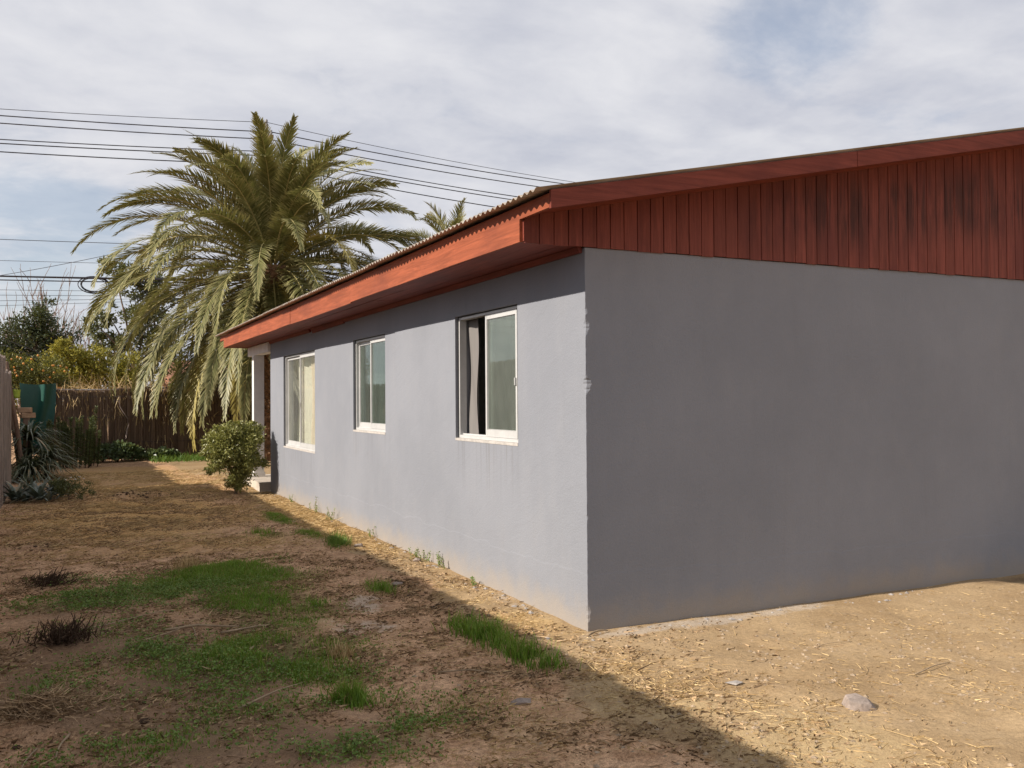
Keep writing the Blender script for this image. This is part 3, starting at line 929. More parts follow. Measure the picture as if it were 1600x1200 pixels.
# gable cladding: one board after another, chamfered edges, foot a little uneven
PITCH = 0.1045
x = -OV + 0.030
kb = 0
while x < HW + OV - 0.05:
    x1 = min(x + PITCH - 0.0045, HW + OV - 0.03)
    zt0, zt1 = TOPZ(x) - 0.075, TOPZ(x1) - 0.075
    if x < RIDGE < x1:
        zt0 = zt1 = max(zt0, zt1)
    zb = 2.462 + rr.uniform(-0.004, 0.004)
    yo = -0.016 + rr.uniform(-0.001, 0.001)
    c = 0.002
    P = [(x, -0.001), (x, yo + c), (x + c, yo), (x1 - c, yo), (x1, yo + c), (x1, -0.001)]
    zt = lambda px: zt0 + (zt1 - zt0) * (px - x) / (x1 - x)
    v = [(px, py, zb) for px, py in P] + [(px, py, zt(px)) for px, py in P]
    mb = MB().add(v, [(q, (q + 1) % 6, (q + 1) % 6 + 6, q + 6) for q in range(6)])
    mb.f.append(np.array([[5, 4, 3, 2, 1, 0], [6, 7, 8, 9, 10, 11]]))
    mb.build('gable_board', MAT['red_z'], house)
    x += PITCH
    kb += 1
g = MB()                                              # dark backing behind the joints
n = 40
xs = np.linspace(-OV + 0.03, HW + OV - 0.03, n)
zt = np.array([TOPZ(q) - 0.08 for q in xs])
v = np.concatenate([np.stack([xs, np.full(n, 0.0005), np.full(n, 2.4635)], 1), np.stack([xs, np.full(n, 0.0005), zt], 1)])
i = np.arange(n - 1)
g.add(v, np.stack([i, i + 1, i + 1 + n, i + n], 1))
g.build('gable_backing', MAT['gasket'], house)
g = MB()
g.box((-OV + 0.0225, -0.016, 2.470), (-OV + 0.0285, 0.0, 2.60))
g.build('corner_batten', MAT['red_x'], house)

# barge boards and the sloping verge soffit
BH = 0.108


def sloped(mb, xa, xb, ya_, yb_, top, bot):
    v = []
    for xx in (xa, xb):
        for yy_, off in ((ya_, bot), (yb_, bot), (yb_, top), (ya_, top)):
            v.append((xx, yy_, TOPZ(xx) + off))
    mb.add(v, [(0, 1, 2, 3), (7, 6, 5, 4), (0, 4, 5, 1), (1, 5, 6, 2), (2, 6, 7, 3), (3, 7, 4, 0)])


for (xa, xb, dy) in ((-OV + 0.0, 1.95, 0.0), (1.953, RIDGE, -0.002), (RIDGE, 7.2, -0.003), (7.203, HW + OV, 0)):
    for yb in (Y0R, Y1R + 0.022):
        g = MB()
        sloped(g, xa, xb, yb - 0.022 + dy, yb + dy, 0.0, -BH)
        g.build('barge_board', MAT['red_x'], house)
for q in range(3):
    for (xa, xb) in ((-OV + 0.03, RIDGE), (RIDGE, HW + OV - 0.03)):
        g = MB()
        a = Y0R + 0.001 + q * (GO - 0.022) / 3
        sloped(g, xa, xb, a, a + (GO - 0.022) / 3 - 0.003, -0.074 + 0.001 * q, -0.088 + 0.001 * q)
        g.build('verge_board', MAT['red_x'], house)

# ---- porch at the far end
g = MB()
g.box((-0.055, 11.60, 0.14), (0.125, 11.78, 2.30))
g.box((-0.070, 11.585, 0.14), (0.140, 11.795, 0.22))
g.build('porch_column', MAT['white'], house)
g = MB()
g.box((-0.045, HL + 0.004, 2.302), (0.115, PORCH_Y - 0.03, 2.462))
g.build('porch_beam', MAT['white'], house)
g = MB()
g.box((-0.18, HL + 0.005, -0.2), (HW, 12.15, 0.14))
g.build('porch_slab', MAT['concrete'], house)
g = MB()
g.box((0.14, HL + 0.006, 2.470), (HW, PORCH_Y - 0.02, 2.486))
g.build('porch_ceiling', MAT['red_soffit'], house)
g = MB()
g.box((-OV + 0.03, PORCH_Y, 2.462), (HW, PORCH_Y + 0.02, 2.61))
g.build('porch_fascia', MAT['red_x'], house)
for xc in (4.4, 8.9):
    g = MB()
    g.box((xc - 0.09, 11.60, 0.14), (xc + 0.09, 11.78, 2.46))
    g.build('porch_column', MAT['white'], house)
n = 20
# far gable cladding (plain boards, seen only from the garden)
g = MB()
xs = np.linspace(-OV + 0.04, HW + OV - 0.04, 60)
zt = np.array([TOPZ(q) - 0.09 for q in xs])
v = np.concatenate([np.stack([xs, np.full(60, PORCH_Y - 0.004), np.full(60, 2.49)], 1), np.stack([xs, np.full(60, PORCH_Y - 0.004), zt], 1)])
i = np.arange(59)
g.add(v, np.stack([i, i + 1, i + 61, i + 60], 1))
g.build('porch_gable', MAT['red_x'], house)


# ================================================================== left boundary fence
lf = thing('board_fence', 'tall weathered grey board fence at the left edge of the yard', 'fence', loc=(0, 0, 0))
rr = random.Random(11)
y = -11.0
kf = 0
while y < 12.35:
    wdt = rr.uniform(0.13, 0.17)
    top = 2.185 + rr.uniform(-0.012, 0.012)
    if y > 10.75:
        top = 2.0 + rr.uniform(-0.04, 0.02)
    kf = 1 - kf
    x0 = -3.895 - 0.026 * kf + rr.uniform(-0.0008, 0.0)
    c = 0.03
    ye = y + wdt + 0.012                        # boards lap over their neighbours
    P = [(y, -0.05), (ye, -0.05), (ye, top - c), (ye - c, top), (y + c, top), (y, top - c)]
    v = [(x0 - 0.012, a, b) for a, b in P] + [(x0 + 0.012, a, b) for a, b in P]
    mb = MB().add(v, [(q, (q + 1) % 6, (q + 1) % 6 + 6, q + 6) for q in range(6)])
    mb.f.append(np.array([[5, 4, 3, 2, 1, 0], [6, 7, 8, 9, 10, 11]]))
    mb.build('board', MAT['oldwood'], lf)
    y += wdt
for zc in (0.45, 1.65):
    g = MB()
    g.box((-3.99, -11, zc), (-3.9365, 12.3, zc + 0.09))
    g.build('rail', MAT['oldwood'], lf)
lf2 = thing('low_board_fence', 'dark brown board fence behind the strap-leaved plants', 'fence')
y = 12.42
while y < 20.3:
    g = MB()
    wdt = rr.uniform(0.14, 0.2)
    t = 1.80 + rr.uniform(-0.05, 0.05)
    kf = 1 - kf
    g.box((-4.36 - 0.03 * kf, y, -0.05), (-4.335 - 0.03 * kf, y + wdt + 0.010, t + 0.12))
    g.build('board', MAT['darkwood'], lf2)
    y += wdt
# leaning poles at the end of the tall fence
for k, (xb, yb, xt, yt, h, r) in enumerate([(-3.83, 15.0, -4.05, 14.4, 2.25, 0.045), (-3.92, 15.6, -4.1, 15.1, 2.1, 0.035)]):
    p0 = np.array([xb, yb, 0.0])
    p1 = np.array([xt, yt, h])
    tt = np.linspace(0, 1, 7)[:, None]
    pts = p0 + (p1 - p0) * tt + 0.02 * np.sin(tt * 5 + k) * np.array([1, 1, 0])
    o = MB().tube(pts, np.linspace(r, r * 0.75, 7), 8).build('wooden_pole', MAT['darkwood'], smooth=True)
    tag(o, ['thicker brown pole leaning against the end of the left fence', 'thinner brown pole leaning beside the green tarpaulin'][k], 'pole', 'poles leaning by the left fence')

# ================================================================== reed fence at the back
FY = 20.5
rf = thing('reed_fence', 'brown dry reed screen closing off the back of the yard', 'fence')
n = 4200
xs = np.sort(rng.uniform(-3.40, 4.6, n))
mb = MB()
for q in range(n):
    x = xs[q]
    top = 1.78 + rng.normal(0, 0.035) + 0.04 * math.sin(x * 3)
    yy = FY + rng.uniform(-0.035, 0.035)
    lean = rng.normal(0, 0.02)
    w = rng.uniform(0.004, 0.009)
    a = [rng.random(), 0.5, 0.5]
    tt = np.array([0, 0.5, 1.0])
    pts = np.stack([x + lean * tt + rng.normal(0, 0.004, 3), np.full(3, yy) + rng.normal(0, 0.004, 3), 0.02 + (top) * tt], 1)
    if 0.45 < (x + 1.66) / 1 + 0.5 < 0.55 and False:
        continue
    mb.tube(pts, [w, w * 0.9, w * 0.5], 4, a, cap=False)
o = mb.build('reeds', MAT['reed'], rf)
o['kind'] = 'stuff'
# broken, bent-over reed ends
mb = MB()
n = 900
C = np.stack([rng.uniform(-3.4, 4.5, n), FY - 0.05 + rng.uniform(-0.02, 0.02, n), rng.choice([1.7, 1.45, 0.9, 0.3, 1.15], n) + rng.normal(0, 0.14, n)], 1)
blades(mb, C, unit(np.stack([rng.normal(0, 0.3, n), rng.normal(-0.15, 0.1, n), np.where(rng.random(n) < 0.5, 1, -1)], 1)), unit(np.stack([rng.normal(0, 1, n), rng.normal(-0.4, 0.3, n), np.full(n, -0.6)], 1)), rng.uniform(0.10, 0.35, n), rng.uniform(0.010, 0.022, n), 3, 0.7)
o = mb.build('reed_leaves', MAT['straw'], rf)
o['kind'] = 'stuff'
for zc in (0.45, 1.1, 1.62):
    g = MB()
    g.tube([(-3.4, FY - 0.045, zc), (0.5, FY - 0.045, zc + 0.01), (4.6, FY - 0.045, zc)], 0.004, 5)
    g.build('binding_wire', MAT['iron'], rf)
g = MB()
g.tube([(-3.45, FY + 0.06, 1.80), (-1.66, FY + 0.06, 1.80)], 0.022, 8)
g.build('top_rail', MAT['grey_pipe'], rf)
g = MB()
g.box((-1.55, FY + 0.05, 1.83), (4.6, FY + 0.08, 1.865))
g.build('top_rail', MAT['iron'], rf)
x = -1.5
while x < 4.5:
    g = MB()
    g.tube([(x, FY + 0.065, 1.5), (x, FY + 0.065, 1.90), (x, FY + 0.065, 1.955)], [0.009, 0.009, 0.001], 6)
    g.build('spike', MAT['iron'], rf)
    x += 0.11
for xp in (-3.42, -1.72, -1.56, 1.5, 4.6):
    g = MB()
    g.box((xp - 0.025, FY + 0.03, -0.05), (xp + 0.025, FY + 0.08, 1.84))
    g.build('post', MAT['iron'], rf)
o = None
# a dead vine stem climbing at the gate joint
tt = np.linspace(0, 1, 12)
pts = np.stack([-1.78 + 0.12 * np.sin(tt * 4) + 0.05 * np.sin(tt * 13), np.full(12, FY - 0.10), 0.0 + 1.65 * tt], 1)
o = MB().tube(pts, np.linspace(0.028, 0.008, 12), 7).build('vine_stem', MAT['palebark'], smooth=True)
tag(o, 'bare pale vine stem climbing the reed fence at the gate joint', 'vine')

# green tarpaulin slung over the fence
nu, nv = 26, 30
U, T_ = np.meshgrid(np.linspace(0, 1, nu), np.linspace(0, 1, nv))
X = -4.12 + 0.80 * U - 0.10 * T_ * (U - 0.3) + 0.02 * np.sin(T_ * 6)
Z = 1.97 - 1.75 * T_ - 0.04 * np.sin(U * PI) * (1 - T_)
Y = FY - 0.16 - 0.03 * np.sin(U * 5.2 + T_ * 2.5 + 0.8) * (0.3 + T_) - 0.14 * np.exp(-((U - 0.72 + 0.25 * T_) / 0.10) ** 2) * np.exp(-T_ * 2.2) - 0.006 * np.sin(U * 17 + T_ * 9) * np.sin(T_ * 5)
v = np.stack([X, Y, Z], -1).reshape(-1, 3)
i = np.arange(nv - 1)[:, None] * nu
j = np.arange(nu - 1)[None]
f = np.stack([i + j, i + j + 1, i + nu + j + 1, i + nu + j], -1).reshape(-1, 4)
o = MB().add(v, f).build('tarpaulin', MAT['tarp'], smooth=True)
tag(o, 'green plastic tarpaulin hung at the left end of the reed fence', 'tarpaulin')

# old post with two clay blocks, lime coloured pot beside it
o = thing('wooden_post', 'short old post carrying two clay blocks behind the strap plant', 'post', loc=(-3.80, 16.0, 0))
g = MB()
g.box((-0.06, -0.06, -0.03), (0.06, 0.06, 1.175))
g.build('shaft', MAT['darkwood'], o)
for k, (dx, dz, rz, lab) in enumerate([(0.03, 1.176, 0.2, 'lower clay block lying on the old post'), (-0.03, 1.283, -0.15, 'upper clay block of the pair on the old post')]):
    g = MB()
    g.box((-0.13, -0.07, 0), (0.13, 0.07, 0.105))
    b = g.build('clay_block', MAT['brick'])
    b.location = (-3.80 + dx, 16.0, dz)
    b.rotation_euler = (0, 0, rz)
    bm = b.modifiers.new('bevel', 'BEVEL')
    bm.width = 0.012
    bm.segments = 2
    tag(b, lab, 'block', 'clay blocks on the post')
mb = MB()
th = np.linspace(0, 2 * PI, 14)
pts = np.array([(-3.99, 16.3, 1.58), (-3.99, 16.3, 1.62), (-3.99, 16.3, 1.74), (-3.99, 16.3, 1.75)])
mb.tube(pts, [0.05, 0.062, 0.075, 0.082], 14)
o = mb.build('plant_pot', MAT['lime'], smooth=True)
tag(o, 'small lime green pot hanging beside the tarpaulin', 'pot')
g = MB()
g.tube([(-4.33, 16.3, 1.80), (-4.1, 16.3, 1.80), (-3.99, 16.3, 1.77)], 0.006, 5)
o2 = g.build('hanger', MAT['iron'], o)

# ================================================================== palms


def frond(rg, base, az, el, length, bend, rollv, hue, nleaf=80, droop=0.35, lw=0.034, lmax=0.50):
    """returns (rib mesh builder, leaflet mesh builder) of one pinnate leaf"""
    n = 26
    s = np.linspace(0, 1, n)
    ang = el - bend * s ** 1.7
    azs = az + rg.normal(0, 0.10) * s
    d = np.stack([np.cos(ang) * np.cos(azs), np.cos(ang) * np.sin(azs), np.sin(ang)], 1)
    P = base + np.concatenate([[np.zeros(3)], np.cumsum((d[:-1] + d[1:]) * 0.5 * (length / (n - 1)), 0)])
    hside = np.stack([-np.sin(azs), np.cos(azs), np.zeros(n)], 1)
    up_ = np.cross(d, hside) * -1
    up_ = np.where((np.cross(hside, d) * 0 + up_), up_, up_)
    nrm = np.cross(d, hside)
    nrm *= np.sign((nrm * np.stack([-np.sin(ang) * np.cos(azs), -np.sin(ang) * np.sin(azs), np.cos(ang)], 1)).sum(1))[:, None]
    tw = rollv * s
    side = hside * np.cos(tw)[:, None] + nrm * np.sin(tw)[:, None]
    nr = nrm * np.cos(tw)[:, None] - hside * np.sin(tw)[:, None]
    rib = MB()
    rib.tube(P, np.linspace(0.026, 0.004, n), 5)
    mb = MB()
    t = np.linspace(0.10, 0.995, nleaf)
    for sg in (-1, 1):
        tj = np.clip(t + rg.normal(0, 0.003, nleaf), 0, 1)
        idx = tj * (n - 1)
        i0 = np.clip(idx.astype(int), 0, n - 2)
        fr = (idx - i0)[:, None]
        C = P[i0] * (1 - fr) + P[i0 + 1] * fr
        D = unit(d[i0] * (1 - fr) + d[i0 + 1] * fr)
        Sd = unit(side[i0] * (1 - fr) + side[i0 + 1] * fr) * sg
        N = unit(nr[i0] * (1 - fr) + nr[i0 + 1] * fr)
        L = lmax * (0.30 + 0.70 * np.sin(np.clip(tj * 1.08, 0, 1) * PI) ** 0.6) * rg.uniform(0.88, 1.1, nleaf)
        L *= np.where(tj < 0.2, 0.45 + tj * 2.4, 1.0)
        a = np.radians(58 - 34 * tj + rg.normal(0, 4, nleaf))[:, None]
        v_up = rg.normal(0.30, 0.16, nleaf)[:, None] * (1 - 0.5 * tj[:, None])
        ld = unit(D * np.cos(a) + Sd * np.sin(a) + N * v_up)
        g = np.array([0, 0, -1.0])
        wv = unit(np.cross(ld, N) + 1e-6)
        k = 3
        vs = []
        Q = C.copy()
        cur = ld
        for q in range(k + 1):
            tq = q / k
            w = (lw * 0.5 * (0.75 + 0.5 * tq) if tq < 0.5 else lw * 0.5 * (1.9 * (1 - tq) + 0.06))
            vs += [Q - wv * w, Q + wv * w]
            cur = unit(cur + g * droop * 0.33 * (0.6 + 0.8 * rg.random((nleaf, 1))))
            Q = Q + cur * (L / k)[:, None]
        V = np.stack(vs, 1)
        m_ = 2 * (k + 1)
        quads = np.array([[2 * q, 2 * q + 1, 2 * q + 3, 2 * q + 2] for q in range(k)])
        f = (np.arange(nleaf)[:, None, None] * m_ + quads[None]).reshape(-1, 4)
        rv = np.clip(rg.normal(0.45, 0.22, nleaf), 0, 1)
        ex = np.clip(hue + rg.normal(0, 0.10, nleaf) + 0.15 * (tj > 0.93), 0, 1)
        A = np.stack([np.repeat(rv, m_), np.tile(np.repeat(np.linspace(0, 1, k + 1), 2), nleaf), np.repeat(ex, m_)], 1)
        mb.add(V.reshape(-1, 3), f, A)
    return rib, mb


def palm(name, label, cx, cy, heart, trunk_r, count, lmin, lmax_, seed, trunk=True, el_lo=-35, nleaf=80):
    rg = np.random.default_rng(seed)
    root = thing(name, label, 'palm tree', loc=(cx, cy, 0))
    # trunk: a tapering column covered with spiralling cut leaf bases
    mb = MB()
    zs = np.linspace(-0.05, heart, 30)
    rad = trunk_r * (1.05 - 0.15 * zs / heart + 0.25 * np.exp(-((zs) / 0.35) ** 2) + 0.30 * sstep(heart - 1.0, heart - 0.15, zs))
    mb.tube(np.stack([0.04 * np.sin(zs), 0.03 * np.cos(zs * 0.7), zs], 1), rad, 20)
    nb = int(heart / 0.0075)
    for q in range(nb):
        z = 0.12 + q * (heart - 0.15) / nb
        th = q * 2.39996
        r0 = float(np.interp(z, zs, rad))
        rdir = np.array([math.cos(th), math.sin(th), 0])
        tdir = np.array([-math.sin(th), math.cos(th), 0])
        c0 = rdir * (r0 - 0.02) + np.array([0.04 * math.sin(z), 0.03 * math.cos(z * 0.7), z])
        w, h, o_ = 0.085, 0.055, 0.055 + rg.uniform(-0.015, 0.03)
        v = [c0 - tdir * w, c0 + tdir * w, c0 + np.array([0, 0, h]) * 1.0, c0 - np.array([0, 0, h * 0.6]),
             c0 + rdir * o_ - tdir * w * 0.5 + np.array([0, 0, 0.045]), c0 + rdir * o_ + tdir * w * 0.5 + np.array([0, 0, 0.045]), c0 + rdir * o_ * 0.9 + np.array([0, 0, 0.075]), c0 + rdir * o_ + np.array([0, 0, 0.02])]
        mb.add(v, [(3, 1, 5, 7), (1, 2, 6, 5), (2, 0, 4, 6), (0, 3, 7, 4), (4, 7, 5, 6)], [rg.random(), 0.5, 0.5])
    mb.build('trunk', MAT['palm_trunk'], root)
    cen = np.array([0, 0, heart])
    for q in range(count):
        age = (q + 0.5) / count                       # 0 = newest spear, 1 = oldest hanging leaf
        az = q * 2.39996 + rg.normal(0, 0.12)
        el = math.radians(86 - (86 - el_lo) * age ** 0.9 + rg.normal(0, 5))
        ln = lmin + (lmax_ - lmin) * min(1, 0.25 + age * 1.6) * (1 - 0.24 * max(0, age - 0.62) / 0.38) + rg.normal(0, 0.15)
        bd = math.radians(62 + 44 * age ** 0.6 + rg.normal(0, 9)) * (1.0 - 0.55 * max(0, age - 0.45) / 0.55)
        base = cen + np.array([math.cos(az), math.sin(az), 0]) * (0.06 + 0.26 * min(1, age * 1.6)) + np.array([0, 0, 0.30 - 0.75 * age])
        hue = 0.30 + (0.75 if rg.random() < (0.06 if age > 0.45 else 0.0) else 0.0) + (0.10 if age > 0.8 else 0)
        rib, lf_ = frond(rg, base, az, el, ln, bd, rg.normal(0, 0.55), hue, nleaf, 0.16 + 0.24 * age, 0.033)
        fo = rib.build('frond', MAT['palm_rib'], root, smooth=True)
        lf_.build('leaflets', MAT['palm_leaf'], fo)
    # hanging dead leaves just under the crown
    mb = MB()
    n = 700
    th = rg.uniform(0, 2 * PI, n)
    z = heart - 0.35 - rg.random(n) ** 1.5 * 1.3
    C = np.stack([np.cos(th) * (trunk_r * 1.15), np.sin(th) * (trunk_r * 1.15), z], 1)
    out = np.stack([np.cos(th), np.sin(th), np.zeros(n)], 1)
    blades(mb, C, unit(out + np.array([0, 0, 0.2])), np.array([0, 0, -1.0]) + out * 0.1, rg.uniform(0.3, 0.8, n), 0.022, 4, 1.5)
    mb.build('dead_skirt', MAT['palm_dead'], root)
    return root


palm('date_palm', 'large arching date palm rising behind the far end of the house', 1.60, 18.2, 4.85, 0.33, 170, 3.0, 4.85, 4, nleaf=120, el_lo=-46)
palm('date_palm', 'smaller palm just showing above the roof edge right of the large palm', 9.0, 24.5, 6.1, 0.30, 60, 1.9, 2.9, 9, nleaf=60)


# ================================================================== trees and shrubs
def limb(mb, rg, p0, d, length, r0, r1, wander, n=6):
    pts = [np.array(p0, float)]
    d = unit(np.array(d, float))
    for q in range(n):
        d = unit(d + rg.normal(0, wander, 3))
        pts.append(pts[-1] + d * length / n)
    mb.tube(np.array(pts), np.linspace(r0, r1, n + 1), 6)
    return pts[-1], d, pts


def leafy_tree(name, label, loc, height, trunk_h, clumps, leaf_n, leaf_l, mat, seed, trunk_r=0.12, cat='tree', group=None, bark='bark', upward=0.15):
    """clumps: list of (dx, dy, z, rx, ry, rz) lobes of the crown"""
    rg = np.random.default_rng(seed)
    root = thing(name, label, cat, group, loc=loc)
    tb = MB()
    top, d, pts = limb(tb, rg, (0, 0, -0.05), (0, 0, 1), trunk_h, trunk_r, trunk_r * 0.7, 0.05)
    mb = MB()
    vol = np.array([c[3] * c[4] * c[5] for c in clumps]) ** 0.8
    vol /= vol.sum()
    for c, fr in zip(clumps, vol):
        cc = np.array(c[:3])
        rr_ = np.array(c[3:])
        st = pts[rg.integers(3, len(pts))]
        tt = np.linspace(0, 1, 7)[:, None]
        mid = (st + cc) / 2 + rg.normal(0, 0.1, 3) * np.linalg.norm(cc - st)
        path = (1 - tt) ** 2 * st + 2 * tt * (1 - tt) * mid + tt ** 2 * cc
        tb.tube(path, np.linspace(trunk_r * 0.5, trunk_r * 0.12, 7), 6)
        k = int(leaf_n * fr)
        ns = max(10, k // 45)                       # twigs, each with its own tuft of leaves
        sd = rnd_dirs(ns, rg)
        sp = cc + sd * rr_ * (rg.random((ns, 1)) ** 0.45) * rg.uniform(0.75, 1.12, (ns, 1))
        for w_ in range(0, ns, 3):
            q = sp[w_]
            tb.tube(np.array([cc, (cc + q) / 2 + rg.normal(0, 0.04, 3), q]), [trunk_r * 0.12, trunk_r * 0.08, trunk_r * 0.03], 4, cap=False)
        own = rg.integers(0, ns, k)
        sz = float(np.mean(rr_)) * 0.30
        C = sp[own] + rg.normal(0, 1, (k, 3)) * sz * np.array([1, 1, 0.8]) * 0.55
        D = unit(sd[own] * 0.7 + rg.normal(0, 0.7, (k, 3)) + np.array([0, 0, upward]))
        leaves(mb, C, D, leaf_l * rg.uniform(0.6, 1.25, k), leaf_l * 0.42 * rg.uniform(0.7, 1.2, k), fold=0.06)
    tb.build('trunk', MAT[bark], root, smooth=True)
    mb.build('crown', MAT[mat], root)
    return root


# clipped shrub at the corner of the porch
leafy_tree('round_shrub', 'dense leafy olive green shrub at the far corner of the grey wall', (-0.60, 10.12, 0), 1.15, 0.45,
           [(-0.05, 0.0, 0.78, 0.38, 0.40, 0.32), (-0.22, 0.05, 0.62, 0.26, 0.30, 0.28), (0.18, 0.0, 0.88, 0.27, 0.30, 0.24), (0.12, -0.05, 0.55, 0.26, 0.28, 0.26), (-0.20, -0.05, 0.90, 0.20, 0.24, 0.18), (0.06, 0.0, 0.28, 0.20, 0.22, 0.18), (-0.02, 0.0, 0.14, 0.12, 0.14, 0.10), (0.30, 0.02, 1.02, 0.09, 0.10, 0.11), (-0.30, 0.0, 1.04, 0.08, 0.08, 0.08), (0.02, -0.1, 1.10, 0.08, 0.09, 0.07), (-0.44, 0.0, 0.66, 0.08, 0.1, 0.1), (0.40, -0.05, 0.50, 0.08, 0.1, 0.1), (-0.40, -0.05, 0.40, 0.07, 0.09, 0.08)],
           20000, 0.056, 'shrub', 21, 0.03, 'shrub', upward=0.35)

# beyond the reed fence
orange = leafy_tree('orange_tree', 'orange tree hung with small orange fruit beyond the left fence', (-4.0, 22.6, 0), 3.0, 1.2,
                    [(-0.6, 0, 2.30, 0.70, 0.6, 0.60), (0.25, 0.1, 2.25, 0.65, 0.6, 0.55), (0.75, 0, 1.9, 0.45, 0.5, 0.45), (-0.2, -0.2, 1.8, 0.8, 0.6, 0.5)], 9000, 0.085, 'leaf_orange', 31, 0.07)
mb0 = MB()
nl, nr_ = 6, 8
v = [(0, 0, 0.03)]
for q in range(1, nl):
    for w_ in range(nr_):
        a, b = q / nl * PI, w_ / nr_ * 2 * PI
        v.append((0.03 * math.sin(a) * math.cos(b), 0.03 * math.sin(a) * math.sin(b), 0.03 * math.cos(a)))
f = []
for q in range(nl - 2):
    for w_ in range(nr_):
        f.append((1 + q * nr_ + w_, 1 + q * nr_ + (w_ + 1) % nr_, 1 + (q + 1) * nr_ + (w_ + 1) % nr_, 1 + (q + 1) * nr_ + w_))
mb0.add(v, f)
mb0.f.append(np.array([(0, 1 + w_, 1 + (w_ + 1) % nr_) for w_ in range(nr_)]))
rg = np.random.default_rng(33)
proto = mb0.build('orange_fruit', MAT['fruit'], orange, smooth=True)
for q in range(36):
    o = proto if q == 0 else proto.copy()
    if q:
        COL.objects.link(o)
        o.parent = orange
    cc = [(-0.6, 0, 2.35), (-0.25, 0, 2.45), (0.25, 0.1, 2.35), (0.6, 0, 2.1)][q % 4]
    d = rnd_dirs(1, rg)[0]
    d[1] = -abs(d[1])
    o.location = np.array(cc) + d * np.array([0.5, 0.62, 0.42])
leafy_tree('yellow_shrub', 'yellow-green leafy bush rising above the reed fence', (-2.8, 24.4, 0), 3.3, 1.4,
           [(-0.4, 0, 2.85, 0.50, 0.5, 0.45), (0.3, 0, 2.65, 0.60, 0.5, 0.50), (0.0, 0, 2.1, 0.9, 0.6, 0.6), (0.8, 0.2, 2.2, 0.6, 0.5, 0.5), (-0.35, 0, 3.15, 0.22, 0.25, 0.22), (-1.0, -0.3, 2.2, 0.6, 0.4, 0.5), (1.3, 0, 2.35, 0.5, 0.5, 0.55), (1.5, 0, 1.9, 0.7, 0.5, 0.5)], 13000, 0.11, 'leaf_yellow', 35, 0.06, 'shrub')
leafy_tree('dark_tree', 'big dark green rounded tree far behind the orange tree', (-4.2, 33.5, 0), 5.5, 2.2,
           [(0.25, 0, 4.75, 0.62, 0.7, 0.62), (-0.35, 0, 4.0, 0.95, 0.9, 0.8), (0.6, 0, 3.9, 0.85, 0.9, 0.75), (-1.1, 0, 3.3, 0.8, 0.8, 0.7), (0.1, 0, 3.1, 1.3, 1.0, 0.8), (1.05, 0, 3.2, 0.6, 0.7, 0.6), (-0.9, 0, 2.4, 1.2, 0.9, 0.8)], 15000, 0.14, 'leaf_dark', 37, 0.16)
leafy_tree('leafy_tree', 'mid green broadleaf tree half hidden behind the big palm', (-1.0, 27.2, 0), 6.2, 2.6,
           [(-0.75, 0, 5.75, 0.45, 0.5, 0.50), (0.0, 0, 5.25, 0.70, 0.6, 0.60), (0.5, 0, 5.0, 0.7, 0.6, 0.6), (-1.2, 0, 3.9, 0.45, 0.5, 0.55), (-0.9, 0.2, 4.3, 0.30, 0.5, 0.35), (0.2, 0, 4.2, 0.8, 0.7, 0.7), (-0.7, 0, 3.2, 0.7, 0.6, 0.6), (0.6, 0, 3.2, 0.9, 0.7, 0.7)], 8500, 0.15, 'leaf_mid', 39, 0.12)
leafy_tree('edge_tree', 'small dark tree cut by the left edge of the picture', (-5.75, 30.0, 0), 4.6, 2.0,
           [(0.05, 0, 3.9, 0.62, 0.6, 0.45), (-0.5, 0, 3.3, 0.8, 0.7, 0.7), (0.3, 0, 2.9, 0.7, 0.6, 0.5)], 5000, 0.14, 'leaf_dark', 43, 0.10)
leafy_tree('leafy_bush', 'green bush between the palm trunk and the reed fence spikes', (0.6, 23.0, 0), 2.3, 0.9,
           [(0, 0, 1.9, 0.7, 0.5, 0.45), (-0.9, 0, 1.7, 0.6, 0.5, 0.4), (0.8, 0, 1.8, 0.7, 0.5, 0.5)], 4500, 0.10, 'leaf_mid', 47, 0.05, 'shrub')
leafy_tree('garden_hedge', 'dark hedge on the far side behind the reed fence', (2.6, 27.0, 0), 3.0, 1.0,
           [(-1.6, 0, 1.7, 1.1, 0.8, 0.9), (0, 0, 1.9, 1.2, 0.8, 1.0), (1.8, 0, 1.8, 1.2, 0.8, 0.9)], 7000, 0.13, 'leaf_dark', 49, 0.08, 'hedge')


def bare_tree(label, loc, height, seed, lean=0.0):
    rg = np.random.default_rng(seed)
    root = thing('bare_tree', label, 'tree', 'leafless trees far behind', loc=loc)
    mb = MB()
    top, d, pts = limb(mb, rg, (0, 0, -0.05), (lean, 0, 1), height * 0.45, 0.10, 0.06, 0.04)
    mb.build('trunk', MAT['palebark'], root, smooth=True)
    mb = MB()
    for q in range(46):
        p = pts[rg.integers(2, len(pts))]
        a = rg.uniform(0, 2 * PI)
        e, dd, pp = limb(mb, rg, p, (math.cos(a) * 0.33, math.sin(a) * 0.33, 1), height * rg.uniform(0.25, 0.55), 0.032, 0.011, 0.07)
        for w_ in range(7):
            p2 = pp[rg.integers(2, len(pp))]
            limb(mb, rg, p2, unit(dd + rg.normal(0, 0.30, 3) + np.array([0, 0, 0.3])), height * rg.uniform(0.06, 0.16), 0.013, 0.007, 0.08, 4)
    mb.build('twigs', MAT['palebark'], root)


bare_tree('tall leafless tree with upright twigs above the dark tree', (-3.75, 38.0, 0), 6.9, 51)
bare_tree('leafless tree with fine twigs left of the dark tree top', (-4.75, 38.5, 0), 6.0, 52, -0.02)
bare_tree('low leafless tree between the dark tree and the broadleaf tree', (-2.35, 37.0, 0), 5.0, 53, 0.02)

